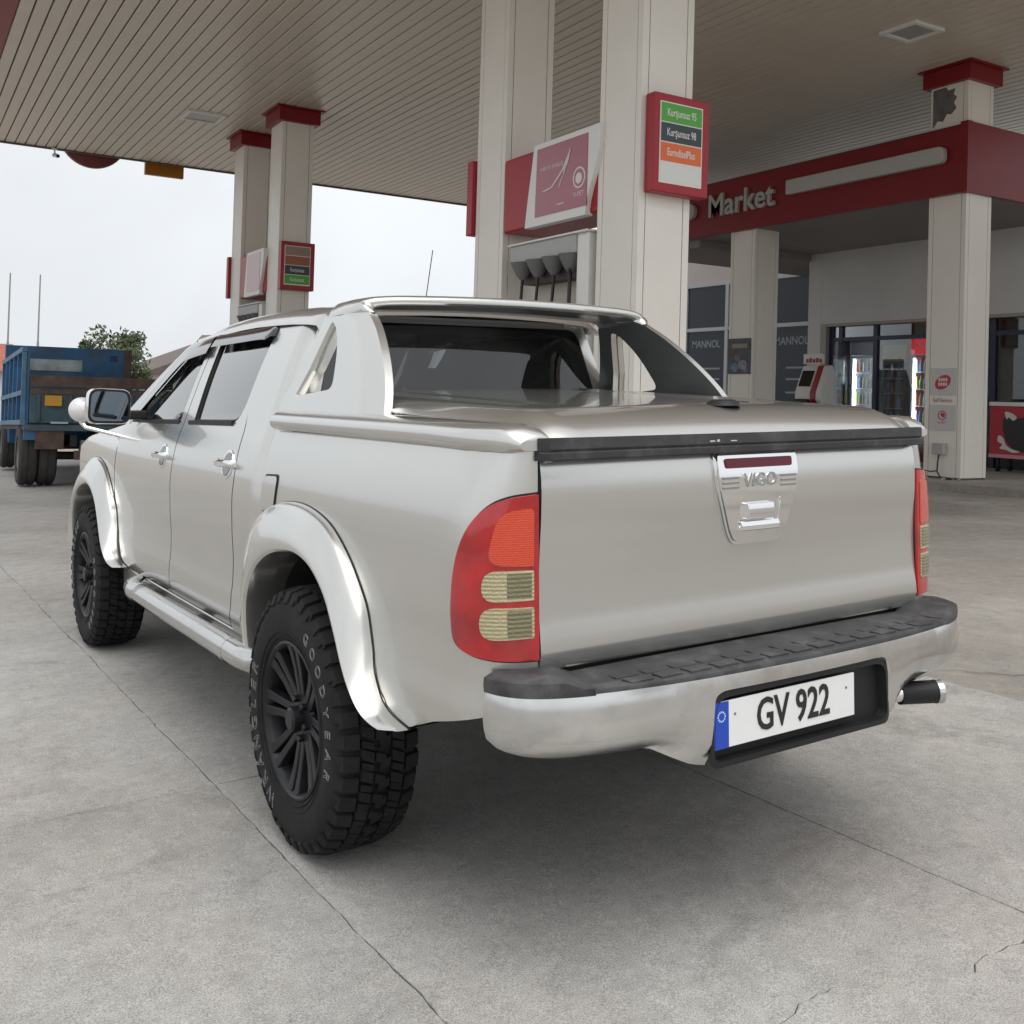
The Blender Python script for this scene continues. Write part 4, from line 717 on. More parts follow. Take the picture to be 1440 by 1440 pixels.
_cp = catmull([(0.0, -0.72), (0.0, -0.79), (0.03, -0.853), (0.15, -0.907), (0.40, -0.948), (0.75, -0.968), (1.0, -0.974), (1.3, -0.977)], 8)
_cs = [0.72]
for i_ in range(1, len(_cp)): _cs.append(_cs[-1] + math.hypot((_cp[i_][0] - _cp[i_ - 1][0]) * 0.152, _cp[i_][1] - _cp[i_ - 1][1]))
_cq = pchip(_cs, [c[0] for c in _cp]); _cy = pchip(_cs, [c[1] for c in _cp])
def cmap(sg, off=0.0):                       # s runs to the rear and round the corner of the bed
    def f(s, z):
        w = WZ(z)
        if s <= -YC: return (sg * (w + off), -s, z)
        a = w - 0.708; x, y = w - a * _cq(s), _cy(s)
        if off:
            e = 2e-3; dx, dy = a * (_cq(s + e) - _cq(s - e)), -(_cy(s + e) - _cy(s - e)); l = math.hypot(dx, dy); x += off * dy / l; y -= off * dx / l
        return (sg * x, y, z)
    return f
S_END = _cs[48]

def both(fn):
    for sg in (-1, 1): fn(sg)

# ---- wheel arch curves (y, z relative to the axle), measured for the rear wheel
OUT = [(0.60, 0.50), (0.615, 0.66), (0.60, 0.80), (0.535, 0.905), (0.43, 0.968), (0.30, 1.01), (0.17, 1.025), (0.02, 1.015), (-0.13, 0.975), (-0.26, 0.89), (-0.345, 0.79), (-0.388, 0.69), (-0.435, 0.59), (-0.50, 0.525), (-0.60, 0.503)]
INN = [(0.44, 0.47), (0.445, 0.58), (0.425, 0.69), (0.355, 0.785), (0.265, 0.84), (0.165, 0.872), (0.055, 0.887), (-0.05, 0.888), (-0.155, 0.862), (-0.25, 0.80), (-0.315, 0.715), (-0.37, 0.63), (-0.425, 0.565), (-0.475, 0.52), (-0.53, 0.497)]
OUTC = catmull(OUT, 5); INNC = catmull(INN, 5)
def flare(sg, yo, rear=True):
    secs = []; n = len(OUTC)
    for i in range(n):
        (yo_, zo), (yi, zi) = OUTC[i], INNC[i]; k = i / (n - 1)
        xo = WZ(zo) + plan(yo + yo_); xl = 0.946 - 0.03 * max(0, (k - 0.8) / 0.2) ** 2 - 0.02 * max(0, (0.2 - k) / 0.2) ** 2
        p = lambda t, x: (sg * x, yo + yo_ + (yi - yo_) * t, zo + (zi - zo) * t)
        secs.append([p(0.0, xo - 0.01), p(0.0, xo + 0.014), p(0.025, xo + 0.026), p(0.09, xo + 0.036), p(0.3, xo + (xl - xo) * 0.62), p(0.6, xo + (xl - xo) * 0.86), p(0.86, xl), p(0.95, xl), p(1.0, xl - 0.008), p(1.02, xl - 0.03), p(1.02, xl - 0.16)])
    b = MB(); b.loft(secs, False)
    m = len(secs[0]); b.f.append(tuple(range(m))); b.f.append(tuple(range((n - 1) * m, n * m)))
    fo = b.build('fender_flare', PAINT, truck, smooth=34)
    b = MB(); b.tube([(sg * (WZ(z) + plan(yo + y) + 0.002), yo + y, z) for y, z in OUTC], 0.002, 6); b.build('flare_seal', BLACK_PL, fo, smooth=50)
for yo in (0.0, 3.085): both(lambda sg: flare(sg, yo))

# ---- bed sides with the wheel opening, wrapping round the rear corner
ARCH = [(-y, z) for (y, z) in INNC if z > 0.53]
def bed_side(sg):
    # outline in (s, z), s = -y
    o = [(-0.505, 1.246), (S_END, 1.236), (S_END, 0.655), (0.95, 0.618), (0.75, 0.565), (0.60, 0.51), (0.53, 0.50)]
    o += [(s - 0.012 if s < 0 else s + 0.012, z) for s, z in [(-a, b) for a, b in reversed(INNC)] if z > 0.5][0:]
    o += [(-0.46, 0.47), (-0.505, 0.47)]
    panel('bed_side', o, cmap(sg), PAINT, truck, edge=SEAMB, res=0.03, depth=0.03, flip=(sg > 0))
both(bed_side)
def well(sg):          # black liner inside every arch
    for yo in (0.0, 3.085):
        b = MB(); c = [(0.46 * math.cos(t), 0.40 + 0.50 * math.sin(t)) for t in [math.pi * k / 20 for k in range(21)]]
        c = [p_ for p_ in c if p_[1] > 0.45]; c = [(0.47, 0.46)] + c + [(-0.47, 0.46)]
        b.loft([[(sg * 0.83, yo + y, z) for y, z in c], [(sg * 0.50, yo + y, z) for y, z in c]], False)
        b.f.append(tuple(len(c) + i for i in range(len(c))))
        b.build('wheel_well_liner', DARKM, truck, smooth=40)
both(well)
MB().box(-0.66, 0.66, -0.95, 0.50, 0.74, 0.80).box(-0.70, 0.70, 0.44, 0.50, 0.74, 1.22).build('bed_floor', DARKM, truck)
# ---- fuel flap
ff = panel('fuel_flap', rnd([(0.365, 0.985), (0.475, 0.97), (0.48, 1.09), (0.36, 1.095)], 0.02), smap(-1, 0.005), PAINT, truck, res=0.02, depth=0.006, flip=True, edge=SEAMB)
panel('fuel_flap_gap', rnd([(0.358, 0.979), (0.481, 0.963), (0.486, 1.096), (0.353, 1.102)], 0.02), smap(-1, 0.0015), BLACK_PL, ff, res=0.02, depth=0.002, flip=True)
# ---- bed rail caps
def rail(sg):
    prof = [(0.812, 1.238), (0.826, 1.252), (0.829, 1.268), (0.822, 1.284), (0.802, 1.297), (0.77, 1.304), (0.735, 1.306), (0.712, 1.300), (0.705, 1.27), (0.705, 1.238)]
    ys = [0.50, 0.3, 0.1, -0.15, -0.4, -0.65, -0.8, -0.88, -0.93, -0.96, -0.978, -0.987]
    secs = []
    for y in ys:
        dz = 0.012 * min(1, max(0, (y + 0.6) / 1.1)) - 0.012 * max(0, (-0.6 - y) / 0.4)
        e = max(0.0, (-0.80 - y) / 0.187); inn = 0.055 * e ** 2.2; sh = 1 - max(0, (-0.93 - y) / 0.057) ** 2 * 0.55
        secs.append([(sg * (x - inn * (x - 0.6) / 0.2), y, 1.238 + (z + dz - 1.238) * sh) for x, z in prof])
    b = MB(); b.loft(secs, True, True); b.build('bed_rail_cap', PAINT, truck, smooth=45)
both(rail)
# ---- tailgate
TY = pchip([0.69, 0.715, 0.735, 0.755, 0.79, 0.84, 0.92, 1.0, 1.08, 1.14, 1.19, 1.26], [-0.958, -0.973, -0.981, -0.984, -0.981, -0.976, -0.974, -0.977, -0.983, -0.984, -0.978, -0.955])
def tgate(off=0.0): return lambda x, z: (x, TY(z) - 0.010 * (1 - (x / 0.71) ** 2) - off, z)
tg = panel('tailgate', rnd([(-0.708, 0.712), (0.708, 0.712), (0.703, 1.236), (-0.703, 1.236)], 0.012, 3), tgate(), PAINT, truck, res=0.03, depth=0.05, edge=SEAMB)
MB().box(-0.73, 0.73, -0.95, -0.90, 0.66, 1.22).build('tailgate_inner', DARKM, truck)
# handle bezel: chrome shield with brake light, emblem and latch
shield = rnd([(-0.152, 1.208), (0.152, 1.208), (0.150, 1.12), (0.105, 0.995), (0.085, 0.968), (-0.085, 0.968), (-0.105, 0.995), (-0.150, 1.12)], [0.02, 0.02, 0.05, 0.03, 0.02, 0.02, 0.03, 0.05])
grow = lambda P, k, cy=1.09: [(x * k, cy + (z - cy) * k) for x, z in P]
bz = panel('handle_bezel', shield, tgate(0.014), CHROME, tg, res=0.02, depth=0.012, holes=[rnd([(-0.075, 1.005), (0.075, 1.005), (0.082, 1.085), (-0.082, 1.085)], 0.012)])
panel('bezel_edge', grow(shield, 1.05), tgate(0.006), CHROME, tg, res=0.02, depth=0.008)
panel('brake_light', rnd([(-0.125, 1.168), (0.125, 1.168), (0.128, 1.194), (-0.128, 1.194)], 0.008), tgate(0.0175), REDD_L, tg, res=0.02, depth=0.004)
panel('handle_recess', rnd([(-0.08, 1.0), (0.08, 1.0), (0.086, 1.09), (-0.086, 1.09)], 0.01), tgate(0.001), mat('handle_recess_grey', (0.12, 0.12, 0.12), 0.3, 0.8), tg, res=0.02, depth=0.002)
b = MB(); b.loft([[(x, -0.986 - d, z) for d, z in ((0.004, 1.03), (0.026, 1.028), (0.030, 1.05), (0.026, 1.072), (0.004, 1.072))] for x in (-0.05, -0.045, 0.045, 0.05)]); b.build('latch_handle', CHROME, tg, smooth=50, bevel=0.003)
b = MB(); b.loft([[(x, -0.988 - d, z) for d, z in ((0.006, 1.0), (0.022, 0.998), (0.026, 1.012), (0.020, 1.025), (0.006, 1.022))] for x in (-0.072, -0.066, 0.066, 0.072)]); b.build('handle_lip', CHROME, tg, smooth=50, bevel=0.003)
for sg in (-1, 1):
    for k in range(3): MB().box(min(sg * 0.082, sg * 0.138), max(sg * 0.082, sg * 0.138), -1.0115, -1.004, 1.113 + k * 0.013, 1.119 + k * 0.013).build('emblem_bar', mat('grey_chrome_groove', (0.45, 0.45, 0.45), 0.18, 1.0), tg)
XTG = lambda x, z, d: axes((x, -0.988 - d, z), (1, 0, 0), (0, 0, 1), (0, -1, 0))
text('emblem_lettering', 'VIGO', 0.05, mat('emblem_steel', (0.55, 0.56, 0.56), 0.15, 1.0), tg, XTG(0, 1.133, 0.020), 0.003, 1.05, bold=0.001)
# ---- bed cover (hard lid)
def lid(x, y):
    top = 1.385 + 0.045 * (y - 0.2) - 0.012 * (x / 0.7) ** 2
    r = max(0.0, min(1.0, (-0.80 - y) / 0.215)); top -= 0.075 * r ** 2.6
    s = max(0.0, (abs(x) - 0.60) / 0.11); top -= 0.040 * s ** 2.4
    return (x, y, top + 0.006 * math.exp(-((abs(x) - 0.46) / 0.02) ** 2) * max(0, min(1, (y + 0.75) * 6)))
lidp = panel('bed_cover', rnd([(-0.712, -1.012), (0.712, -1.012), (0.70, 0.46), (-0.70, 0.46)], [0.05, 0.05, 0.02, 0.02]), lid, PAINT, truck, res=0.035, depth=0.035)
b = MB(); P = [(-0.716, -0.99), (-0.70, -1.012), (0.70, -1.012), (0.716, -0.99)]
b.loft([[(x, y, 1.208), (x, y - 0.004, 1.212), (x, y - 0.006, 1.226), (x, y + 0.002, 1.23), (x, y - 0.002, 1.236), (x, y - 0.001, 1.262), (x, y + 0.03, 1.262), (x, y + 0.03, 1.208)] for x, y in P])
trim = b.build('rear_seal_strip', GREY_PL, lidp, smooth=30)
b = MB(); b.lathe([(0.0, 0.016), (0.03, 0.016), (0.044, 0.008), (0.05, -0.002)], 28, 'z', (0.01, -0.86, lid(0.01, -0.86)[2])); b.build('lock_knob', BLACK_PL, lidp, smooth=40)
for x_, w_, h_ in ((-0.19, 0.018, 0.004), (-0.165, 0.010, 0.006), (-0.115, 0.022, 0.003)): MB().box(x_, x_ + w_, -1.0155, -1.0125, 1.240, 1.240 + h_).build('scuff_mark', mat('pale_mark', (0.5, 0.5, 0.5), 0.6), lidp, bevel=0.001)
# ---- sports bar
LEGX = lambda z: 0.765 - (z - 1.31) * 0.36
_le = catmull([(-0.205, 1.305), (-0.15, 1.395), (-0.06, 1.49), (0.05, 1.58), (0.155, 1.645)], 5)
_ley = pchip([p[1] for p in _le], [p[0] for p in _le])
leg_o = _le + catmull([(0.445, 1.645), (0.457, 1.60), (0.50, 1.50), (0.555, 1.40), (0.605, 1.345), (0.625, 1.318)], 4) + [(0.62, 1.305)]
leg_h = rnd([(0.17, 1.388), (0.475, 1.365), (0.425, 1.46), (0.385, 1.58), (0.365, 1.628), (0.315, 1.605), (0.235, 1.525)], [0.04, 0.012, 0.0, 0.02, 0.02, 0.03, 0.08])
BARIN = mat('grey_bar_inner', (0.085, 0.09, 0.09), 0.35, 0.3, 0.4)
def leg(sg):
    roll = lambda y, z: 0.034 * max(0.0, 1 - (y - _ley(z)) / 0.13) ** 2.2
    mo = lambda y, z: (sg * (LEGX(z) - roll(y, z)), y, z); mi = lambda y, z: (sg * (LEGX(z) - 0.062), y, z)
    lp = panel('bar_leg', leg_o, mo, PAINT, truck, [leg_h], res=0.028, depth=0.03, flip=(sg < 0))
    # rims between the faces, and the inner face
    for L_, mm in ((leg_o, PAINT), (leg_h, PAINT)):
        R2 = resample(L_, 0.03); b = MB(); b.loft([[mo(*p) for p in R2], [mi(*p) for p in R2]], True, False); b.build('leg_rim', mm, lp, smooth=40)
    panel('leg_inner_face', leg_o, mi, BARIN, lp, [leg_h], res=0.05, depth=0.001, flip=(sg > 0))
both(leg)
_ho = catmull([(0.6444, 1.645), (0.637, 1.668), (0.615, 1.69), (0.575, 1.703), (0.50, 1.711), (0.38, 1.716), (0.2, 1.721), (0.0, 1.723)], 4); _hi = catmull([(0.5824, 1.645), (0.575, 1.652), (0.562, 1.66), (0.54, 1.666), (0.48, 1.671), (0.36, 1.675), (0.2, 1.68), (0.0, 1.682)], 4)
_ho += [(-x, z) for x, z in reversed(_ho[:-1])]; _hi += [(-x, z) for x, z in reversed(_hi[:-1])]; n_ = len(_ho); b = MB(); u_ = MB(); st_ = []; su_ = []
o_x = lambda i: _ho[i][0]
for i_ in range(n_):
    k_ = abs(2 * i_ / (n_ - 1) - 1); yr = 0.155 + 0.05 * min(1, (1 - k_) / 0.25) - 0.04 * (1 - k_ ** 2); rl_ = 0.034 * max(0, (k_ - 0.78) / 0.22) ** 1.5 * (1 if o_x(i_) < 0 else -1); o_, h_ = Vector(_ho[i_]), Vector(_hi[i_]); c_ = lambda t: o_ + (h_ - o_) * t
    P = lambda y, t: (c_(t).x + rl_ * (max(0.0, 1 - (y - yr) / 0.13) ** 2.2) * (1 - t), y, c_(t).y)
    st_.append([P(yr + 0.01, 0.92), P(yr - 0.006, 0.75), P(yr - 0.008, 0.5), P(yr + 0.0, 0.2), P(yr + 0.02, 0.06), P(yr + 0.06, 0.0), P(0.30, -0.04), P(0.40, 0.0), P(0.432, 0.12), P(0.445, 0.35), P(0.445, 0.9)]); su_.append([P(yr + 0.01, 0.92), P(yr + 0.03, 1.0), P(0.30, 1.05), P(0.43, 1.0), P(0.445, 0.9)])
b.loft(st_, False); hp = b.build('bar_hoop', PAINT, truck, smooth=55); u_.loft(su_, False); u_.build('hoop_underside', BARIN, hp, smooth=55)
# ---- cab: roof, rear wall, side corner posts
ZR = pchip([0.42, 0.55, 0.8, 1.2, 1.6, 1.9, 2.1, 2.2], [1.695, 1.717, 1.733, 1.742, 1.734, 1.708, 1.675, 1.652])
b = MB(); secs = []
for y in [0.47, 0.485, 0.52, 0.6, 0.75, 0.95, 1.15, 1.35, 1.55, 1.75, 1.9, 2.0, 2.1, 2.17]:
    zr = ZR(y); k = 1 - 0.06 * max(0, (y - 1.6) / 0.6) ** 2; e = 0.03 * max(0, (0.52 - y) / 0.05)
    h = [(-0.646, -0.092), (-0.641, -0.076), (-0.626, -0.056), (-0.59, -0.035), (-0.52, -0.020), (-0.40, -0.010), (-0.2, -0.003), (0, 0)]
    h = h + [(-x, z) for x, z in reversed(h[:-1])]
    secs.append([(x * k, y, zr + z - e) for x, z in h])
b.loft(secs, False); roof = b.build('roof', PAINT, truck, smooth=60)
b = MB(); b.tube([(0.525, 1.93, 1.66), (0.53, 1.925, 1.70), (0.533, 1.92, 1.72)], 0.011, 10).tube([(0.533, 1.92, 1.71), (0.578, 1.87, 2.15)], 0.0025, 6); b.build('antenna', BLACK_PL, roof, smooth=40)
LEAN = lambda z: 0.20 * max(0.0, z - 1.25)
def kmap(sg, off=0.0):     # cab side that turns into the rear wall: s = distance behind the door edge
    def f(s, z):
        w = WZ(z) + off; y0 = 0.82; a = 0.10
        ln = 0.15 * max(0.0, z - 1.25)
        if s < 0.20: return (sg * w, y0 - s + ln, z)
        t = min((s - 0.20) / 0.15, 1.0) * math.pi / 2
        x, y = w - a * (1 - math.cos(t)), 0.62 - (a + off) * math.sin(t)
        if s > 0.35: x -= (s - 0.35)
        return (sg * x, y + ln, z)
    return f
def cab_corner(sg):
    o = [(-0.005, 0.47), (0.40, 0.47), (0.40, 1.675), (-0.10, 1.675), (-0.057, 1.655), (-0.047, 1.60), (-0.042, 1.30), (-0.007, 1.21), (0.013, 1.08), (0.016, 0.60), (-0.012, 0.505)]
    panel('cab_corner', o, kmap(sg), PAINT, truck, edge=SEAMB, res=0.03, depth=0.02, flip=(sg > 0))
both(cab_corner)
wm = lambda off=0.0: (lambda x, z: (x, 0.516 + 0.15 * max(0, z - 1.25) - off - 0.012 * (1 - (x / 0.7) ** 2), z))
wall = panel('cab_rear_wall', [(-0.75, 0.50), (0.75, 0.50), (0.74, 1.25), (0.60, 1.66), (-0.60, 1.66), (-0.74, 1.25)], wm(), PAINT, truck, [rnd([(-0.63, 1.31), (0.63, 1.31), (0.545, 1.665 - 0.035), (-0.545, 1.665 - 0.035)], 0.05)], res=0.05, depth=0.02)
rg = rnd([(-0.645, 1.295), (0.645, 1.295), (0.556, 1.645), (-0.556, 1.645)], 0.055)
rgi = rnd([(-0.565, 1.345), (0.565, 1.345), (0.49, 1.605), (-0.49, 1.605)], 0.05)
panel('rear_window_seal', rg, wm(0.006), mat('black_glass_band', (0.006, 0.006, 0.007), 0.04, coat=1.0), truck, [rgi], res=0.04, depth=0.006)
panel('rear_window', rgi, wm(0.005), GL_DARK, truck, res=0.06, depth=0.001)
MB().box(-0.50, 0.50, 0.57, 0.62, 1.65, 1.672).build('rear_header', PAINT_IN, truck)
# ---- doors with window frames
RW = rnd([(0.925, 1.262), (1.53, 1.254), (1.605, 1.632), (0.925, 1.642)], [0.10, 0.012, 0.012, 0.05])
FWN = rnd([(1.735, 1.252), (2.62, 1.238), (2.64, 1.275), (2.12, 1.580), (2.0, 1.615), (1.755, 1.632)], [0.012, 0.02, 0.05, 0.10, 0.10, 0.012])
def doors(sg):
    fl = sg < 0
    rear_o = [(1.655, 0.505), (1.665, 1.25), (1.692, 1.662), (0.93, 1.668), (0.885, 1.655), (0.875, 1.60), (0.87, 1.30), (0.835, 1.21), (0.815, 1.08), (0.812, 0.60), (0.84, 0.505)]
    rd = panel('rear_door', rear_o, smap(sg), PAINT, truck, [RW], edge=SEAMB, res=0.03, depth=0.03, flip=fl)
    front_o = [(2.55, 0.505), (2.62, 0.62), (2.72, 0.75), (2.76, 0.90), (2.765, 1.20), (2.70, 1.285), (2.16, 1.602), (2.02, 1.643), (1.70, 1.662), (1.673, 1.25), (1.663, 0.505)]
    fd = panel('front_door', front_o, smap(sg), PAINT, truck, [FWN], edge=SEAMB, res=0.03, depth=0.03, flip=fl)
    for dr, W_, gl in ((rd, RW, GL_SIDE), (fd, FWN, GL_FRONT)):
        cy = sum(p[0] for p in W_) / len(W_); cz = sum(p[1] for p in W_) / len(W_)
        sm = [(cy + (a - cy) * 0.955, cz + (c - cz) * 0.93) for a, c in W_]; bg = [(cy + (a - cy) * 1.01, cz + (c - cz) * 1.012) for a, c in W_]
        panel('window_seal', bg, smap(sg, -0.008), BLACK_PL, dr, [sm], res=0.04, depth=0.004, flip=fl)
        panel('window_pane', [(cy + (a - cy) * 0.99, cz + (c - cz) * 0.99) for a, c in W_], smap(sg, -0.013), gl, dr, res=0.06, depth=0.001, flip=fl)
        # belt moulding
        y0, y1 = min(p[0] for p in W_), max(p[0] for p in W_); zb_, sl_ = (1.262, 0.013) if dr is rd else (1.252, 0.016)
        b = MB(); b.loft([[(sg * (WZ(1.25) + plan(y) + d), y, zb_ + h - (y - y0) * sl_) for d, h in ((-0.004, -0.010), (0.005, -0.008), (0.005, 0.008), (-0.012, 0.012))] for y in np.linspace(y0 + (0.075 if dr is rd else 0.01), y1 - (0.01 if dr is rd else 0.03), 6)]); b.build('belt_moulding', BLACK_PL, dr, smooth=40)
        # handle: chrome cup and grip
        hy, hz = (0.905, 1.108) if dr is rd else (1.835, 1.098)
        cup = [(hy + 0.062 * math.cos(t) * (1 if math.cos(t) > 0 else 0.9), hz + 0.055 * math.sin(t)) for t in [2 * math.pi * k / 24 for k in range(24)]]
        panel('handle_cup', cup, smap(sg, 0.004), CHROME, dr, res=0.03, depth=0.005, flip=fl)
        panel('cup_recess', [(hy + (a - hy) * 0.8, hz + (c - hz) * 0.8) for a, c in cup], smap(sg, 0.0055), mat('dark_chrome_cup', (0.25, 0.25, 0.26), 0.12, 1.0), dr, res=0.03, depth=0.001, flip=fl)
        b = MB(); w = WZ(hz) + plan(hy)
        b.loft([[(sg * (w + o_ + q * 0.011), hy + dy, hz + 0.004 + r * 0.014) for q, r in ((0, -1), (1, -0.6), (1, 0.6), (0, 1))] for dy, o_ in ((-0.095, 0.0), (-0.085, 0.02), (-0.05, 0.032), (0.04, 0.032), (0.085, 0.02), (0.098, 0.0))]); b.build('door_handle', CHROME, dr, smooth=50)
    # wind deflectors over the windows
    for dr, pts in ((rd, [(0.905, 1.60), (0.92, 1.638), (1.0, 1.651), (1.3, 1.650), (1.66, 1.648)]), (fd, [(1.70, 1.645), (1.95, 1.625), (2.08, 1.592), (2.35, 1.44), (2.60, 1.30)])):
        c = catmull(pts, 6); s0 = []
        for i, (y, z) in enumerate(c):
            k = i / (len(c) - 1); w = 0.058 if dr is rd else 0.082
            tn = np.array(c[min(i + 1, len(c) - 1)]) - np.array(c[max(i - 1, 0)]); tn = tn / np.linalg.norm(tn); nn = np.array([tn[1], -tn[0]]) if True else 0
            if nn[1] > 0: nn = -nn
            a, e = (y, z + 0.004), (y + nn[0] * w, z + nn[1] * w)
            s0.append([(sg * (WZ(a[1]) + 0.004), a[0], a[1]), (sg * (WZ(a[1]) + 0.022), a[0] + nn[0] * 0.012, a[1] + nn[1] * 0.012), (sg * (WZ(e[1]) + 0.024), e[0], e[1]), (sg * (WZ(e[1]) + 0.020), e[0], e[1])])
        b = MB(); b.loft(s0, False); b.build('window_deflector', mat('smoked_deflector', (0.014, 0.014, 0.015), 0.09, coat=0.8), dr, smooth=50)
both(doors)
def seams(sg):     # black strips behind the door gaps, standing in for the shade there
    panel('door_gap_shade', [(1.650, 0.51), (1.671, 0.51), (1.679, 1.24), (1.657, 1.24)], smap(sg, -0.004), BLACK_PL, truck, res=0.06, depth=0.002, flip=(sg < 0))
    panel('door_gap_shade', [(0.80, 0.52), (0.822, 0.60), (0.824, 1.08), (0.845, 1.21), (0.872, 1.27), (0.862, 1.30), (0.826, 1.21), (0.803, 1.08), (0.798, 0.6)], smap(sg, -0.004), BLACK_PL, truck, res=0.06, depth=0.002, flip=(sg < 0))
both(seams)
# ---- rocker, front fender, bonnet, windscreen, front end
def front(sg):
    fl = sg < 0
    MB().box(sg * 0.80 - 0.05, sg * 0.80 + 0.03, 0.55, 2.60, 0.40, 0.50).build('rocker_panel', PAINT, truck, bevel=0.012)
    o = [(2.77, 0.88), (2.78, 1.20), (2.74, 1.25), (3.2, 1.19), (3.7, 1.135), (4.05, 1.06), (4.05, 0.62), (3.60, 0.60), (3.555, 0.62)] + [(3.085 + y, z + 0.012) for y, z in INNC if z > 0.70]
    panel('front_fender', o, lambda y, z: (sg * (WZ(min(z, 1.12)) - max(0, z - 1.12) * 0.9 + plan(y)), y, z), PAINT, truck, res=0.04, depth=0.03, flip=fl, edge=SEAMB)
    # mirror: chrome shell, glass, arm
    mr = MB(); c = rnd([(-0.10, -0.085), (0.10, -0.09), (0.105, 0.075), (-0.09, 0.085)], 0.045, 5)
    def ring(k, y, dx=0.0): return [(sg * (0.985 - 0) + (-sg) * dx + sg * (-1) * p[0] * k, 2.34 + y, 1.325 + p[1] * k) for p in c]
    mr.loft([ring(1.0, -0.03), ring(1.04, -0.015), ring(1.03, 0.03), ring(0.9, 0.075), ring(0.6, 0.105), ring(0.2, 0.115)]); m0 = mr.build('wing_mirror', CHROME if sg < 0 else CHROME, truck, smooth=50)
    b = MB(); b.add([(sg * 0.985 - sg * p[0] * 0.99, 2.308, 1.325 + p[1] * 0.99) for p in c] + [(sg * 0.985 - sg * p[0] * 0.88, 2.3075, 1.325 + p[1] * 0.86) for p in c], [(i, (i + 1) % len(c), len(c) + (i + 1) % len(c), len(c) + i) for i in range(len(c))]); b.build('mirror_rim', BLACK_PL, m0)
    b = MB(); b.add([(sg * 0.985 - sg * p[0] * 0.88, 2.3085, 1.325 + p[1] * 0.86) for p in c], [tuple(range(len(c)))]); b.build('mirror_glass', mat('mirror_silver', (0.16, 0.19, 0.22), 0.03, 1.0), m0)
    b = MB(); b.box(min(sg * 0.79, sg * 0.93), max(sg * 0.79, sg * 0.93), 2.33, 2.41, 1.255, 1.30); b.build('mirror_arm', BLACK_PL, m0, bevel=0.012)
    panel('mirror_base', rnd([(2.42, 1.245), (2.67, 1.242), (2.66, 1.27), (2.46, 1.39)], 0.015), smap(sg, 0.004), BLACK_PL, truck, res=0.05, depth=0.01, flip=fl)
    # auxiliary round mirror on a bracket at the wing
    if sg < 0:
        b = MB(); b.lathe([(0.0, -0.055), (0.03, -0.052), (0.06, -0.03), (0.068, 0.0), (0.066, 0.012), (0.0, 0.014)], 24, 'y', (-0.985, 2.98, 1.30)); a_ = b.build('wing_auxiliary_mirror', mat('white_mirror_shell', (0.75, 0.74, 0.74), 0.3, 0.2, 0.3), truck, smooth=40)
        b = MB(); b.tube([(-0.985, 2.98, 1.235), (-0.97, 2.95, 1.205), (-0.80, 2.90, 1.155)], [0.016, 0.011, 0.011], 8); b.build('bracket', CHROME, a_, smooth=40)
    # A pillar
    b = MB(); secs = []
    for t in np.linspace(0, 1, 9):
        y = 2.02 + 0.80 * t; z = 1.662 - 0.365 * t + 0.05 * t * (1 - t); w = WZ(max(z - 0.03, 1.2)) - 0.002
        secs.append([(sg * w, y - 0.03, z - 0.052), (sg * (w + 0.004), y, z - 0.025), (sg * (w - 0.03), y + 0.03, z + 0.006), (sg * (w - 0.085), y + 0.045, z + 0.008), (sg * (w - 0.08), y - 0.01, z - 0.045)])
    b.loft(secs); b.build('windscreen_pillar', PAINT, truck, smooth=50)
    # headlamp
    b = MB(); b.loft([[(sg * (0.80 - 0.02 * k - d), 3.80 + 0.10 * k + e, 0.93 + 0.17 * h) for d, e, h in ((0, 0, 0), (0, 0, 1), (0.06, 0.22, 0.95), (0.16, 0.30, 0.7), (0.16, 0.30, 0.1), (0.05, 0.2, 0))] for k in (0, 1)]); b.build('headlamp', CLEAR_L, truck, smooth=30, bevel=0.01)
both(front)
MB().loft([[(x, 2.16 - 0.05 * (x / 0.6) ** 2, 1.662 - 0.02 * (x / 0.6) ** 2) for x in np.linspace(-0.56, 0.56, 9)], [(x * 1.22, 2.84 - 0.08 * (x / 0.6) ** 2, 1.235 - 0.015 * (x / 0.6) ** 2) for x in np.linspace(-0.56, 0.56, 9)]], False).build('windscreen', GL_FRONT, truck, smooth=60, fix=False)
b = MB(); secs = []
for y in (2.80, 2.95, 3.2, 3.5, 3.75, 3.95, 4.05):
    h = 1.215 - 0.10 * ((y - 2.8) / 1.2) ** 1.5; w = 0.735 - 0.028 * (y - 2.5) ** 2 * 0.8
    secs.append([(x * w, y, h - 0.035 * abs(x) ** 3 + 0.008 * math.exp(-((abs(x) - 0.55) / 0.1) ** 2)) for x in np.linspace(-1, 1, 21)])
secs.append([(x, y + 0.06, z - 0.10) for x, y, z in secs[-1]])
b.loft(secs, False); b.build('bonnet', PAINT, truck, smooth=60)
b = MB(); b.box(-0.55, 0.55, 4.02, 4.08, 0.62, 0.98); b.build('grille', BLACK_PL, truck, bevel=0.01)
b = MB(); b.loft([[(x, 4.10 + 0.06 * (1 - (x / 0.85) ** 2) + d, z) for d, z in ((0, 0.42), (0.02, 0.5), (0.03, 0.56), (0.0, 0.64), (-0.25, 0.64), (-0.25, 0.42))] for x in np.linspace(-0.85, 0.85, 11)]); b.build('front_bumper', PAINT, truck, smooth=40)
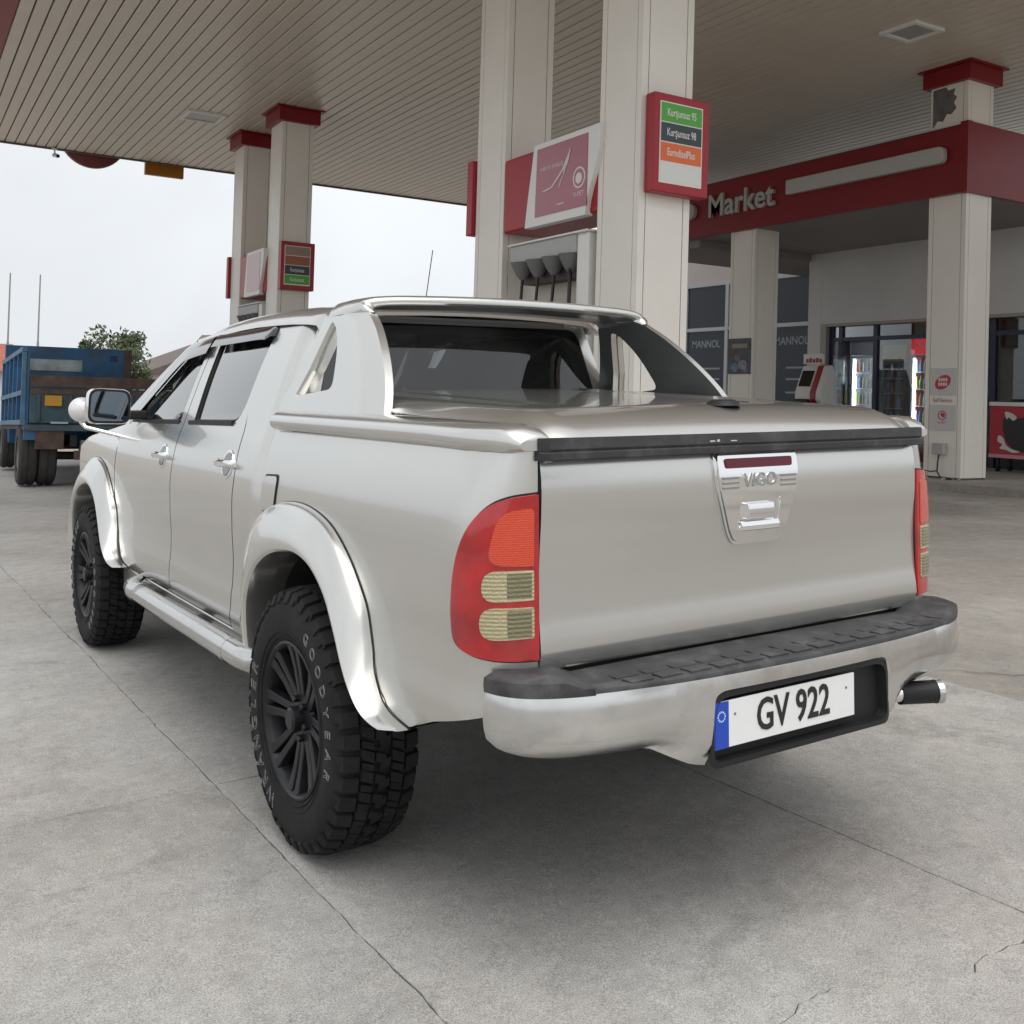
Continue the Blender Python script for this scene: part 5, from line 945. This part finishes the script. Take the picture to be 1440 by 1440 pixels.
# ---- interior: seats, dashboard, floor
b = MB(); b.box(-0.70, 0.70, 0.60, 2.75, 0.50, 0.56).box(-0.74, -0.66, 0.6, 2.75, 0.5, 1.15).box(0.66, 0.74, 0.6, 2.75, 0.5, 1.15); b.build('cabin_floor', INTER, truck)
b = MB(); b.loft([[(x, y, z) for y, z in ((2.30, 0.75), (2.28, 1.08), (2.40, 1.19), (2.80, 1.20), (2.80, 0.75))] for x in (-0.68, 0.68)]); b.build('dashboard', INTER, truck, bevel=0.03)
def seat(x, y, w, nm):
    s_ = MB(); s_.box(x - w, x + w, y, y + 0.5, 0.62, 0.82); s_.hexa([(x - w, y - 0.10, 0.80), (x + w, y - 0.10, 0.80), (x + w, y + 0.06, 0.80), (x - w, y + 0.06, 0.80), (x - w * 0.85, y - 0.26, 1.30), (x + w * 0.85, y - 0.26, 1.30), (x + w * 0.85, y - 0.16, 1.30), (x - w * 0.85, y - 0.16, 1.30)])
    o = s_.build(nm, SEATM, truck, bevel=0.03, seg=3)
    h = MB(); h.box(x - 0.13, x + 0.13, y - 0.27, y - 0.19, 1.34, 1.50).box(x - 0.06, x + 0.06, y - 0.235, y - 0.22, 1.28, 1.36); h.build('head_restraint', SEATM, o, bevel=0.03, seg=3)
seat(-0.36, 1.62, 0.25, 'front_seat'); seat(0.36, 1.62, 0.25, 'front_seat')
b = MB(); b.box(-0.62, 0.62, 0.78, 1.25, 0.62, 0.82).box(-0.62, 0.62, 0.60, 0.74, 0.80, 1.27); rs = b.build('rear_seat', SEATM, truck, bevel=0.03)
b = MB(); b.tube([(-0.36 + 0.18 * math.cos(t), 2.20 - 0.05 * math.sin(t), 1.07 + 0.17 * math.sin(t)) for t in [2 * math.pi * k / 24 for k in range(25)]], 0.014, 8, False); b.build('steering_wheel', INTER, truck, smooth=40)
# ---- rear bumper
_bp = catmull([(0, -1.168), (0.2, -1.164), (0.4, -1.153), (0.58, -1.132), (0.70, -1.104), (0.785, -1.062), (0.828, -1.01), (0.843, -0.95), (0.846, -0.88), (0.846, -0.80)], 6); _bs = [0.0]
for i_ in range(1, len(_bp)): _bs.append(_bs[-1] + math.dist(_bp[i_], _bp[i_ - 1]))
_bx = pchip(_bs, [c[0] for c in _bp]); _by = pchip(_bs, [c[1] for c in _bp])
def bplan(s):                     # s: distance along the bumper from the middle (signed)
    a = abs(s); sg = 1 if s >= 0 else -1
    x, y = _bx(a), _by(a)
    return sg * x, y
BZ = pchip([0.44, 0.47, 0.50, 0.54, 0.60, 0.65, 0.69, 0.72], [-0.045, -0.022, -0.006, 0.004, 0.010, 0.006, 0.0, -0.006])
BZ2 = pchip([0.52, 0.535, 0.555, 0.58, 0.62, 0.66, 0.69, 0.72], [-0.07, -0.036, -0.012, 0.002, 0.010, 0.007, 0.0, -0.006])
def bmap(off=0.0):
    def f(s, z):
        x, y = bplan(s); k = min(1, max(0, (abs(s) - 0.36) / 0.14)); k = k * k * (3 - 2 * k); o = BZ(z) * (1 - k) + BZ2(max(z, 0.52)) * k + off
        e = 1e-3; x1, y1 = bplan(s + e); x0, y0 = bplan(s - e); n = Vector((y1 - y0, -(x1 - x0))).normalized()
        return (x + n.x * o, y + n.y * o, z)
    return f
half = [(0.925, 0.69), (0.925, 0.575), (0.90, 0.556), (0.83, 0.545), (0.74, 0.537), (0.62, 0.532), (0.52, 0.528), (0.47, 0.518), (0.43, 0.50), (0.39, 0.483), (0.36, 0.474)]
bo = [(s, z) for s, z in half] + [(-s, z) for s, z in reversed(half)]
rec = rnd([(-0.335, 0.40), (0.335, 0.40), (0.325, 0.645), (-0.325, 0.645)], [0, 0, 0.05, 0.05])
bo2 = half + [(0.334, 0.468)] + [(0.33, 0.60)] + rnd([(0.33, 0.60), (0.322, 0.648), (-0.322, 0.648), (-0.33, 0.60)], [0, 0.045, 0.045, 0])[1:-1] + [(-0.33, 0.60), (-0.334, 0.468)] + [(-s, z) for s, z in reversed(half)]
bump = panel('rear_bumper', bo2, bmap(), BUMP_CH, truck, res=0.028, depth=0.03, flip=False)
# plate housing
b = MB(); fr = rnd([(-0.338, 0.462), (0.338, 0.462), (0.328, 0.644), (-0.328, 0.644)], [0.03, 0.03, 0.045, 0.045]); fi = [(x * 0.965, 0.555 + (z - 0.555) * 0.84) for x, z in fr]
n = len(fr); b.add([(x, -1.168 + 0.010 * (x / 0.33) ** 2, z) for x, z in fr] + [(x, -1.162, z) for x, z in fi] + [(x * 0.98, -1.135, 0.555 + (z - 0.555) * 0.96) for x, z in fi], [(i, (i + 1) % n, n + (i + 1) % n, n + i) for i in range(n)] + [(n + i, n + (i + 1) % n, 2 * n + (i + 1) % n, 2 * n + i) for i in range(n)] + [tuple(range(2 * n, 3 * n))])
b.build('plate_housing', BLACK_PL, bump, smooth=30)
b = MB(); b.box(-0.325, 0.189, -1.160, -1.154, 0.507, 0.620); plate = b.build('license_plate', mat('white_plate', (0.76, 0.76, 0.75), 0.35, dirt=0.12, dscale=12, dcol=(0.45, 0.44, 0.42, 1)), truck, bevel=0.002)
b = MB(); b.box(-0.3255, -0.277, -1.1615, -1.1595, 0.5075, 0.6195); b.build('blue_band', mat('plate_blue', (0.012, 0.06, 0.42), 0.35), plate)
XP = lambda x, z, d: axes((x, -1.1605 - d, z), (1, 0, 0), (0, 0, 1), (0, -1, 0))
b = MB()
for k in range(12): a = k * math.pi / 6; b.box(-0.3015 + 0.0115 * math.cos(a) - 0.002, -0.3015 + 0.0115 * math.cos(a) + 0.002, -1.1623, -1.161, 0.585 + 0.0115 * math.sin(a) - 0.002, 0.585 + 0.0115 * math.sin(a) + 0.002)
b.build('star_ring', mat('pale_star', (0.45, 0.6, 0.8), 0.5), plate)
text('plate_lettering', 'GV 922', 0.112, mat('plate_black', (0.012, 0.012, 0.012), 0.4), plate, XP(-0.046, 0.5635, 0.0005), 0.0012, 0.78, bold=0.0016)
b = MB()
for x in (-0.255, 0.155): b.lathe([(0, -1.1615), (0.0035, -1.1615), (0.0035, -1.16)], 10, 'y', (x, 0, 0.585))
b.build('plate_screw', mat('screw_grey', (0.3, 0.3, 0.3), 0.4, 0.8), plate)
# step pad on the bumper and its end caps
def pad(x, y): return (x, y, 0.700 - 0.003 * (abs(x) / 0.7) ** 2 + 0.010 * max(0, (y + 1.06) / 0.1) + 0.002 * math.sin(y * 60))
_pd = []
for s_ in np.linspace(-0.66, 0.66, 25):
    x_, y_ = bplan(s_); _pd.append((x_ * 1.004, y_ - 0.012))
sp = panel('step_pad', [(-0.665, -0.985)] + _pd + [(0.665, -0.985)], pad, GREY_PL, truck, res=0.03, depth=0.011)
b = MB()
for i in range(-6, 7):
    for j in range(2): x = i * 0.088; y = -1.135 + j * 0.055 + 0.02 * (x / 0.6) ** 2; z = pad(x, y)[2]; b.box(x - 0.034, x + 0.034, y - 0.019, y + 0.019, z - 0.01, z + 0.0035)
b.build('step_tread', GREY_PL, sp, bevel=0.002)
def cap(sg):
    secs = []
    for s in np.linspace(0.655, 0.925, 16):
        x, y = bplan(s); e = 1e-3; x1, y1 = bplan(s + e); x0, y0 = bplan(s - e); nn = Vector((y1 - y0, -(x1 - x0))).normalized(); k = min(1, max(0.0, (s - 0.655) / 0.07)); h = 0.70 + 0.022 * k
        inn = 0.15 - 0.06 * max(0, s - 0.75) / 0.175
        P = lambda d, z: (sg * (x + nn.x * d), y + nn.y * d, z)
        secs.append([P(0.006, 0.683), P(0.008, 0.700), P(0.006, h - 0.006), P(-0.012, h), P(-inn * 0.6, h + 0.004 * k), P(-inn, h), P(-inn, 0.683)])
    b = MB(); b.loft(secs); b.build('step_end_cap', GREY_PL, truck, smooth=42)
both(cap)
# ---- tail lamps
LAMP = catmull([(S_END - 0.004, 0.742), (S_END - 0.06, 0.744), (S_END - 0.12, 0.748), (0.885, 0.758), (0.845, 0.78), (0.838, 0.83), (0.845, 0.92), (0.865, 1.0), (0.89, 1.055), (0.93, 1.10), (0.98, 1.122), (S_END - 0.004, 1.130)], 5)
def lamp(sg):
    fl = sg > 0
    lm = panel('tail_lamp', LAMP, cmap(sg, 0.012), RED_L, truck, res=0.02, depth=0.02, flip=fl)
    ce = [(0.95 + (s - 0.95) * 1.03, 0.94 + (z - 0.94) * 1.025) for s, z in LAMP]
    panel('lamp_gasket', [(min(s, S_END - 0.001), z) for s, z in ce], cmap(sg, 0.003), BLACK_PL, lm, res=0.03, depth=0.01, flip=fl)
    e = S_END - 0.018
    panel('turn_lens', rnd([(e - 0.105, 0.968), (e, 0.963), (e, 1.098), (e - 0.085, 1.092)], [0.035, 0.006, 0.012, 0.05]), cmap(sg, 0.0145), AMBER_L, lm, res=0.02, depth=0.003, flip=fl)
    panel('reverse_lens', rnd([(e - 0.118, 0.882), (e, 0.884), (e, 0.954), (e - 0.113, 0.955)], [0.035, 0.004, 0.004, 0.035]), cmap(sg, 0.0145), CLEAR_L, lm, res=0.02, depth=0.003, flip=fl)
    panel('fog_lens', rnd([(e - 0.124, 0.794), (e, 0.796), (e, 0.868), (e - 0.120, 0.869)], [0.035, 0.004, 0.004, 0.035]), cmap(sg, 0.0145), CLEAR_L, lm, res=0.02, depth=0.003, flip=fl)
    for z0, z1 in ((0.890, 0.948), (0.801, 0.862)): panel('lens_insert', rnd([(e - 0.062, z0), (e - 0.006, z0), (e - 0.006, z1), (e - 0.062, z1)], 0.003), cmap(sg, 0.0152), CLEAR_D, lm, res=0.02, depth=0.0006, flip=fl)
both(lamp)
# ---- side step tubes
def step(sg):
    b = MB(); path = [(0.70, 0.30, 0.50), (0.86, 0.34, 0.487), (0.918, 0.40, 0.478), (0.928, 0.50, 0.474), (0.928, 1.0, 0.470), (0.928, 1.6, 0.466), (0.928, 2.02, 0.462), (0.912, 2.13, 0.463), (0.85, 2.20, 0.468), (0.70, 2.24, 0.48)]
    b.tube([(sg * x, y, z) for x, y, z in path], 0.043, 16); o = b.build('side_step', STEEL, truck, smooth=50)
    b = MB()
    for y in (0.55, 1.3, 2.0): b.box(min(sg * 0.6, sg * 0.92), max(sg * 0.6, sg * 0.92), y - 0.03, y + 0.03, 0.43, 0.46)
    b.build('step_bracket', DARKM, o)
    for y in (0.62, 1.9):
        b = MB(); b.tube([(sg * 0.928, y - 0.022, 0.473), (sg * 0.928, y + 0.022, 0.471)], 0.0445, 16); b.build('step_clamp', STEEL, o, smooth=50)
both(step)
# ---- exhaust
b = MB(); b.tube([(0.30, -0.55, 0.53), (0.36, -0.85, 0.52), (0.42, -0.98, 0.485), (0.48, -1.055, 0.492), (0.525, -1.08, 0.492)], 0.025, 14); ex = b.build('exhaust_pipe', CHROME, truck, smooth=50)
b = MB(); b.tube([(0.505, -1.065, 0.492), (0.612, -1.115, 0.492)], 0.033, 18); b.build('tail_pipe_sleeve', BLACK_PL, ex, smooth=50)
b = MB(); b.tube([(0.606, -1.112, 0.492), (0.622, -1.12, 0.492)], 0.0345, 18, False); b.build('tail_pipe_ring', STEEL, ex, smooth=50)
# ---- chassis below
b = MB(); b.box(-0.48, -0.40, -0.9, 3.9, 0.46, 0.60).box(0.40, 0.48, -0.9, 3.9, 0.46, 0.60).box(-0.48, -0.40, -1.05, -0.9, 0.57, 0.62).box(0.40, 0.48, -1.05, -0.9, 0.57, 0.62).box(-0.45, 0.45, -1.06, -0.98, 0.57, 0.64).box(-0.40, 0.40, 0.9, 2.6, 0.42, 0.5).box(-0.4, 0.4, 3.2, 3.9, 0.40, 0.8)
b.tube([(-0.74, 0, 0.39), (0.74, 0, 0.39)], 0.05, 12).lathe([(0.0, -0.15), (0.1, -0.13), (0.155, -0.02), (0.155, 0.02), (0.1, 0.13), (0, 0.15)], 20, 'y', (0, 0, 0.39)).tube([(-0.74, 3.085, 0.39), (0.74, 3.085, 0.39)], 0.05, 12)
b.lathe([(0.18, -0.11), (0.34, -0.09), (0.36, 0), (0.34, 0.09), (0.18, 0.11)], 28, 'z', (0, -0.55, 0.56))
b.build('chassis', DARKM, truck)
# ---- wheels
TR = 0.393; TC = 0.826
KW = 0.885
def make_wheel():
    w = empty('wheel'); w.parent = truck
    prof = [(0.222, 0.118), (0.236, 0.132), (0.27, 0.143), (0.315, 0.145), (0.345, 0.139), (0.362, 0.128), (0.372, 0.112), (0.377, 0.06), (0.378, 0.0), (0.377, -0.06), (0.372, -0.112), (0.362, -0.128), (0.345, -0.139), (0.315, -0.145), (0.27, -0.143), (0.236, -0.132), (0.222, -0.118)]
    b = MB(); b.lathe(prof, 72, 'x')
    rr = random.Random(3); TH = TR - 0.3765
    def block(a0, a1, x0, x1, sk=0.0, low=0.376, hi=TR, drop=0.0, x1d=0.0):
        def P(r, a, x): return (x, r * math.cos(a), r * math.sin(a))
        A = [(a0, x0), (a1, x0 ), (a1 + sk, x1), (a0 + sk, x1)]; ca = sum(p[0] for p in A) / 4; cx = (x0 + x1) / 2; bot = [P(low - 0.012, a, x) for a, x in A]
        top = [P(hi - (drop if i in (2, 3) else 0), ca + (a - ca) * 0.88, cx + (x - cx) * 0.9) for i, (a, x) in enumerate(A)]
        b.hexa(bot + top)
    N = 40; st = 2 * math.pi / N
    for k in range(N):
        a = k * st; j = lambda s=0.05: rr.uniform(-s, s) * st
        for sg in (-1, 1):
            L = 0.0 if k % 2 else 0.010
            block(a + 0.10 * st + (0.4 * st if sg > 0 else 0), a + 0.86 * st + (0.4 * st if sg > 0 else 0), sg * 0.078, sg * (0.128 + L * 0.6), sg * 0.0, 0.372, TR - 0.001, 0.012)
            # side biters running down the shoulder
            t0, t1 = a + 0.14 * st + (0.4 * st if sg > 0 else 0), a + (0.80 if k % 2 else 0.62) * st + (0.4 * st if sg > 0 else 0)
            q = []
            for r_, x_ in ((0.377, 0.128), (0.338, 0.1425), (0.338, 0.138), (0.368, 0.118)):
                q.append((r_, x_))
            P = lambda r, t, x: (sg * x, r * math.cos(t), r * math.sin(t))
            b.hexa([P(0.366, t0, 0.112), P(0.366, t1, 0.112), P(0.346, t1, 0.138), P(0.346, t0, 0.138), P(0.381, t0 + 0.006, 0.127), P(0.381, t1 - 0.006, 0.127), P(0.350, t1 - 0.006, 0.1445), P(0.350, t0 + 0.006, 0.1445)])
            block(a + 0.03 * st + j(), a + 0.60 * st + j(), sg * 0.029, sg * 0.075, sg * 0.30 * st)
            block(a + 0.63 * st + j(0.03), a + 0.99 * st + j(0.03), sg * 0.030, sg * 0.074, sg * 0.22 * st)
        block(a + 0.03 * st, a + 0.51 * st, -0.027, 0.012, 0.22 * st); block(a + 0.53 * st, a + 0.99 * st, -0.012, 0.027, -0.2 * st)
    b.v = [(x * KW, y, z) for x, y, z in b.v]; ty = b.build('tyre', RUBBER, w, smooth=32)
    b = MB()   # raised ring and letters on the outer wall (local -x is the outside)
    for r0 in (0.245, 0.262): b.lathe([(r0, -0.1375 if r0 < 0.25 else -0.142), (r0 + 0.002, -0.1405 if r0 < 0.25 else -0.1445), (r0 + 0.004, -0.138 if r0 < 0.25 else -0.1428)], 64, 'x')
    b.v = [(x * KW, y, z) for x, y, z in b.v]; b.build('sidewall_ring', RUBBER, ty, smooth=40)
    # rim: barrel, lip, spokes, hub, nuts
    b = MB(); b.lathe([(0.231, -0.126), (0.233, -0.134), (0.226, -0.137), (0.219, -0.130), (0.214, -0.11), (0.206, -0.06), (0.198, 0.0), (0.2, 0.11), (0.222, 0.118)], 64, 'x'); b.v = [(x * KW, y, z) for x, y, z in b.v]; rim = b.build('rim', RIMM, w, smooth=38)
    b = MB(); ns = 8
    for k in range(ns):
        for s2 in (-1, 1):
            a = 2 * math.pi * k / ns + s2 * 0.125; a2 = 2 * math.pi * k / ns + s2 * 0.20
            def Q(r, t, hw, x): c_, s_ = math.cos(t), math.sin(t); return [(x, r * c_ - hw * s_, r * s_ + hw * c_), (x, r * c_ + hw * s_, r * s_ - hw * c_)]
            secs = []
            for r, t, hw, x in ((0.045, a2, 0.013, -0.085), (0.085, a * 1.0 + (a2 - a) * 0.7, 0.0125, -0.088), (0.15, a, 0.0125, -0.098), (0.205, a - s2 * 0.005, 0.015, -0.110), (0.219, a - s2 * 0.01, 0.018, -0.116)):
                p0, p1 = Q(r, t, hw, x); q0, q1 = Q(r, t, hw * 1.2, x + 0.03); secs.append([p0, p1, q1, q0])
            b.loft(secs)
    b.build('spoke', RIMM, rim, bevel=0.004)
    b = MB(); b.lathe([(0.0, -0.125), (0.028, -0.125), (0.036, -0.118), (0.038, -0.09), (0.075, -0.085), (0.085, -0.075), (0.085, -0.02), (0.0, -0.02)], 32, 'x'); b.build('hub_cap', RIMM, rim, smooth=35)
    for k in range(6): a = k * math.pi / 3 + 0.2; b = MB(); b.lathe([(0, -0.104), (0.009, -0.104), (0.011, -0.1), (0.011, -0.08)], 6, 'x', (0, 0.058 * math.cos(a), 0.058 * math.sin(a))); b.build('lug_nut', RIMM, rim)
    b = MB(); b.lathe([(0.0, -0.02), (0.165, -0.02), (0.165, 0.0), (0.0, 0.0)], 36, 'x'); b.build('brake_disc', mat('brake_steel', (0.06, 0.055, 0.05), 0.6, 0.6), w, smooth=35)
    # lettering laid round the wall
    def arc_text(s_, ang0, step_, size):
        for i, ch in enumerate(s_):
            a = ang0 - i * step_; r = 0.302      # seen from the outside, angle runs the other way
            yv, zv = math.cos(a), math.sin(a)
            tx = Vector((0, math.sin(a), -math.cos(a))); tyv = Vector((0, yv, zv)); n = Vector((-1, 0, 0))
            if tx.cross(tyv).dot(n) < 0: tx = -tx
            text('sidewall_letter', ch, size, WHITE_L, ty, axes((-0.1445 * KW, r * yv, r * zv), tx, tyv, n), 0.0008, 0.92, hollow=0.0010)
    arc_text('WRANGLER', R_(-62), -R_(11.5), 0.066)
    arc_text('GOODYEAR', R_(118), -R_(11.0), 0.05)
    return w
w0 = make_wheel(); w0.location = (-TC, 0, TR - 0.004)
w1 = copy_tree(w0, truck); w1.location = (-TC, 3.085, TR - 0.004); w1.rotation_euler = (0.7, 0, 0)
for y in (0, 3.085): w2 = copy_tree(w0, truck); w2.location = (TC, y, TR - 0.004); w2.rotation_euler = (0.3, 0, math.pi)
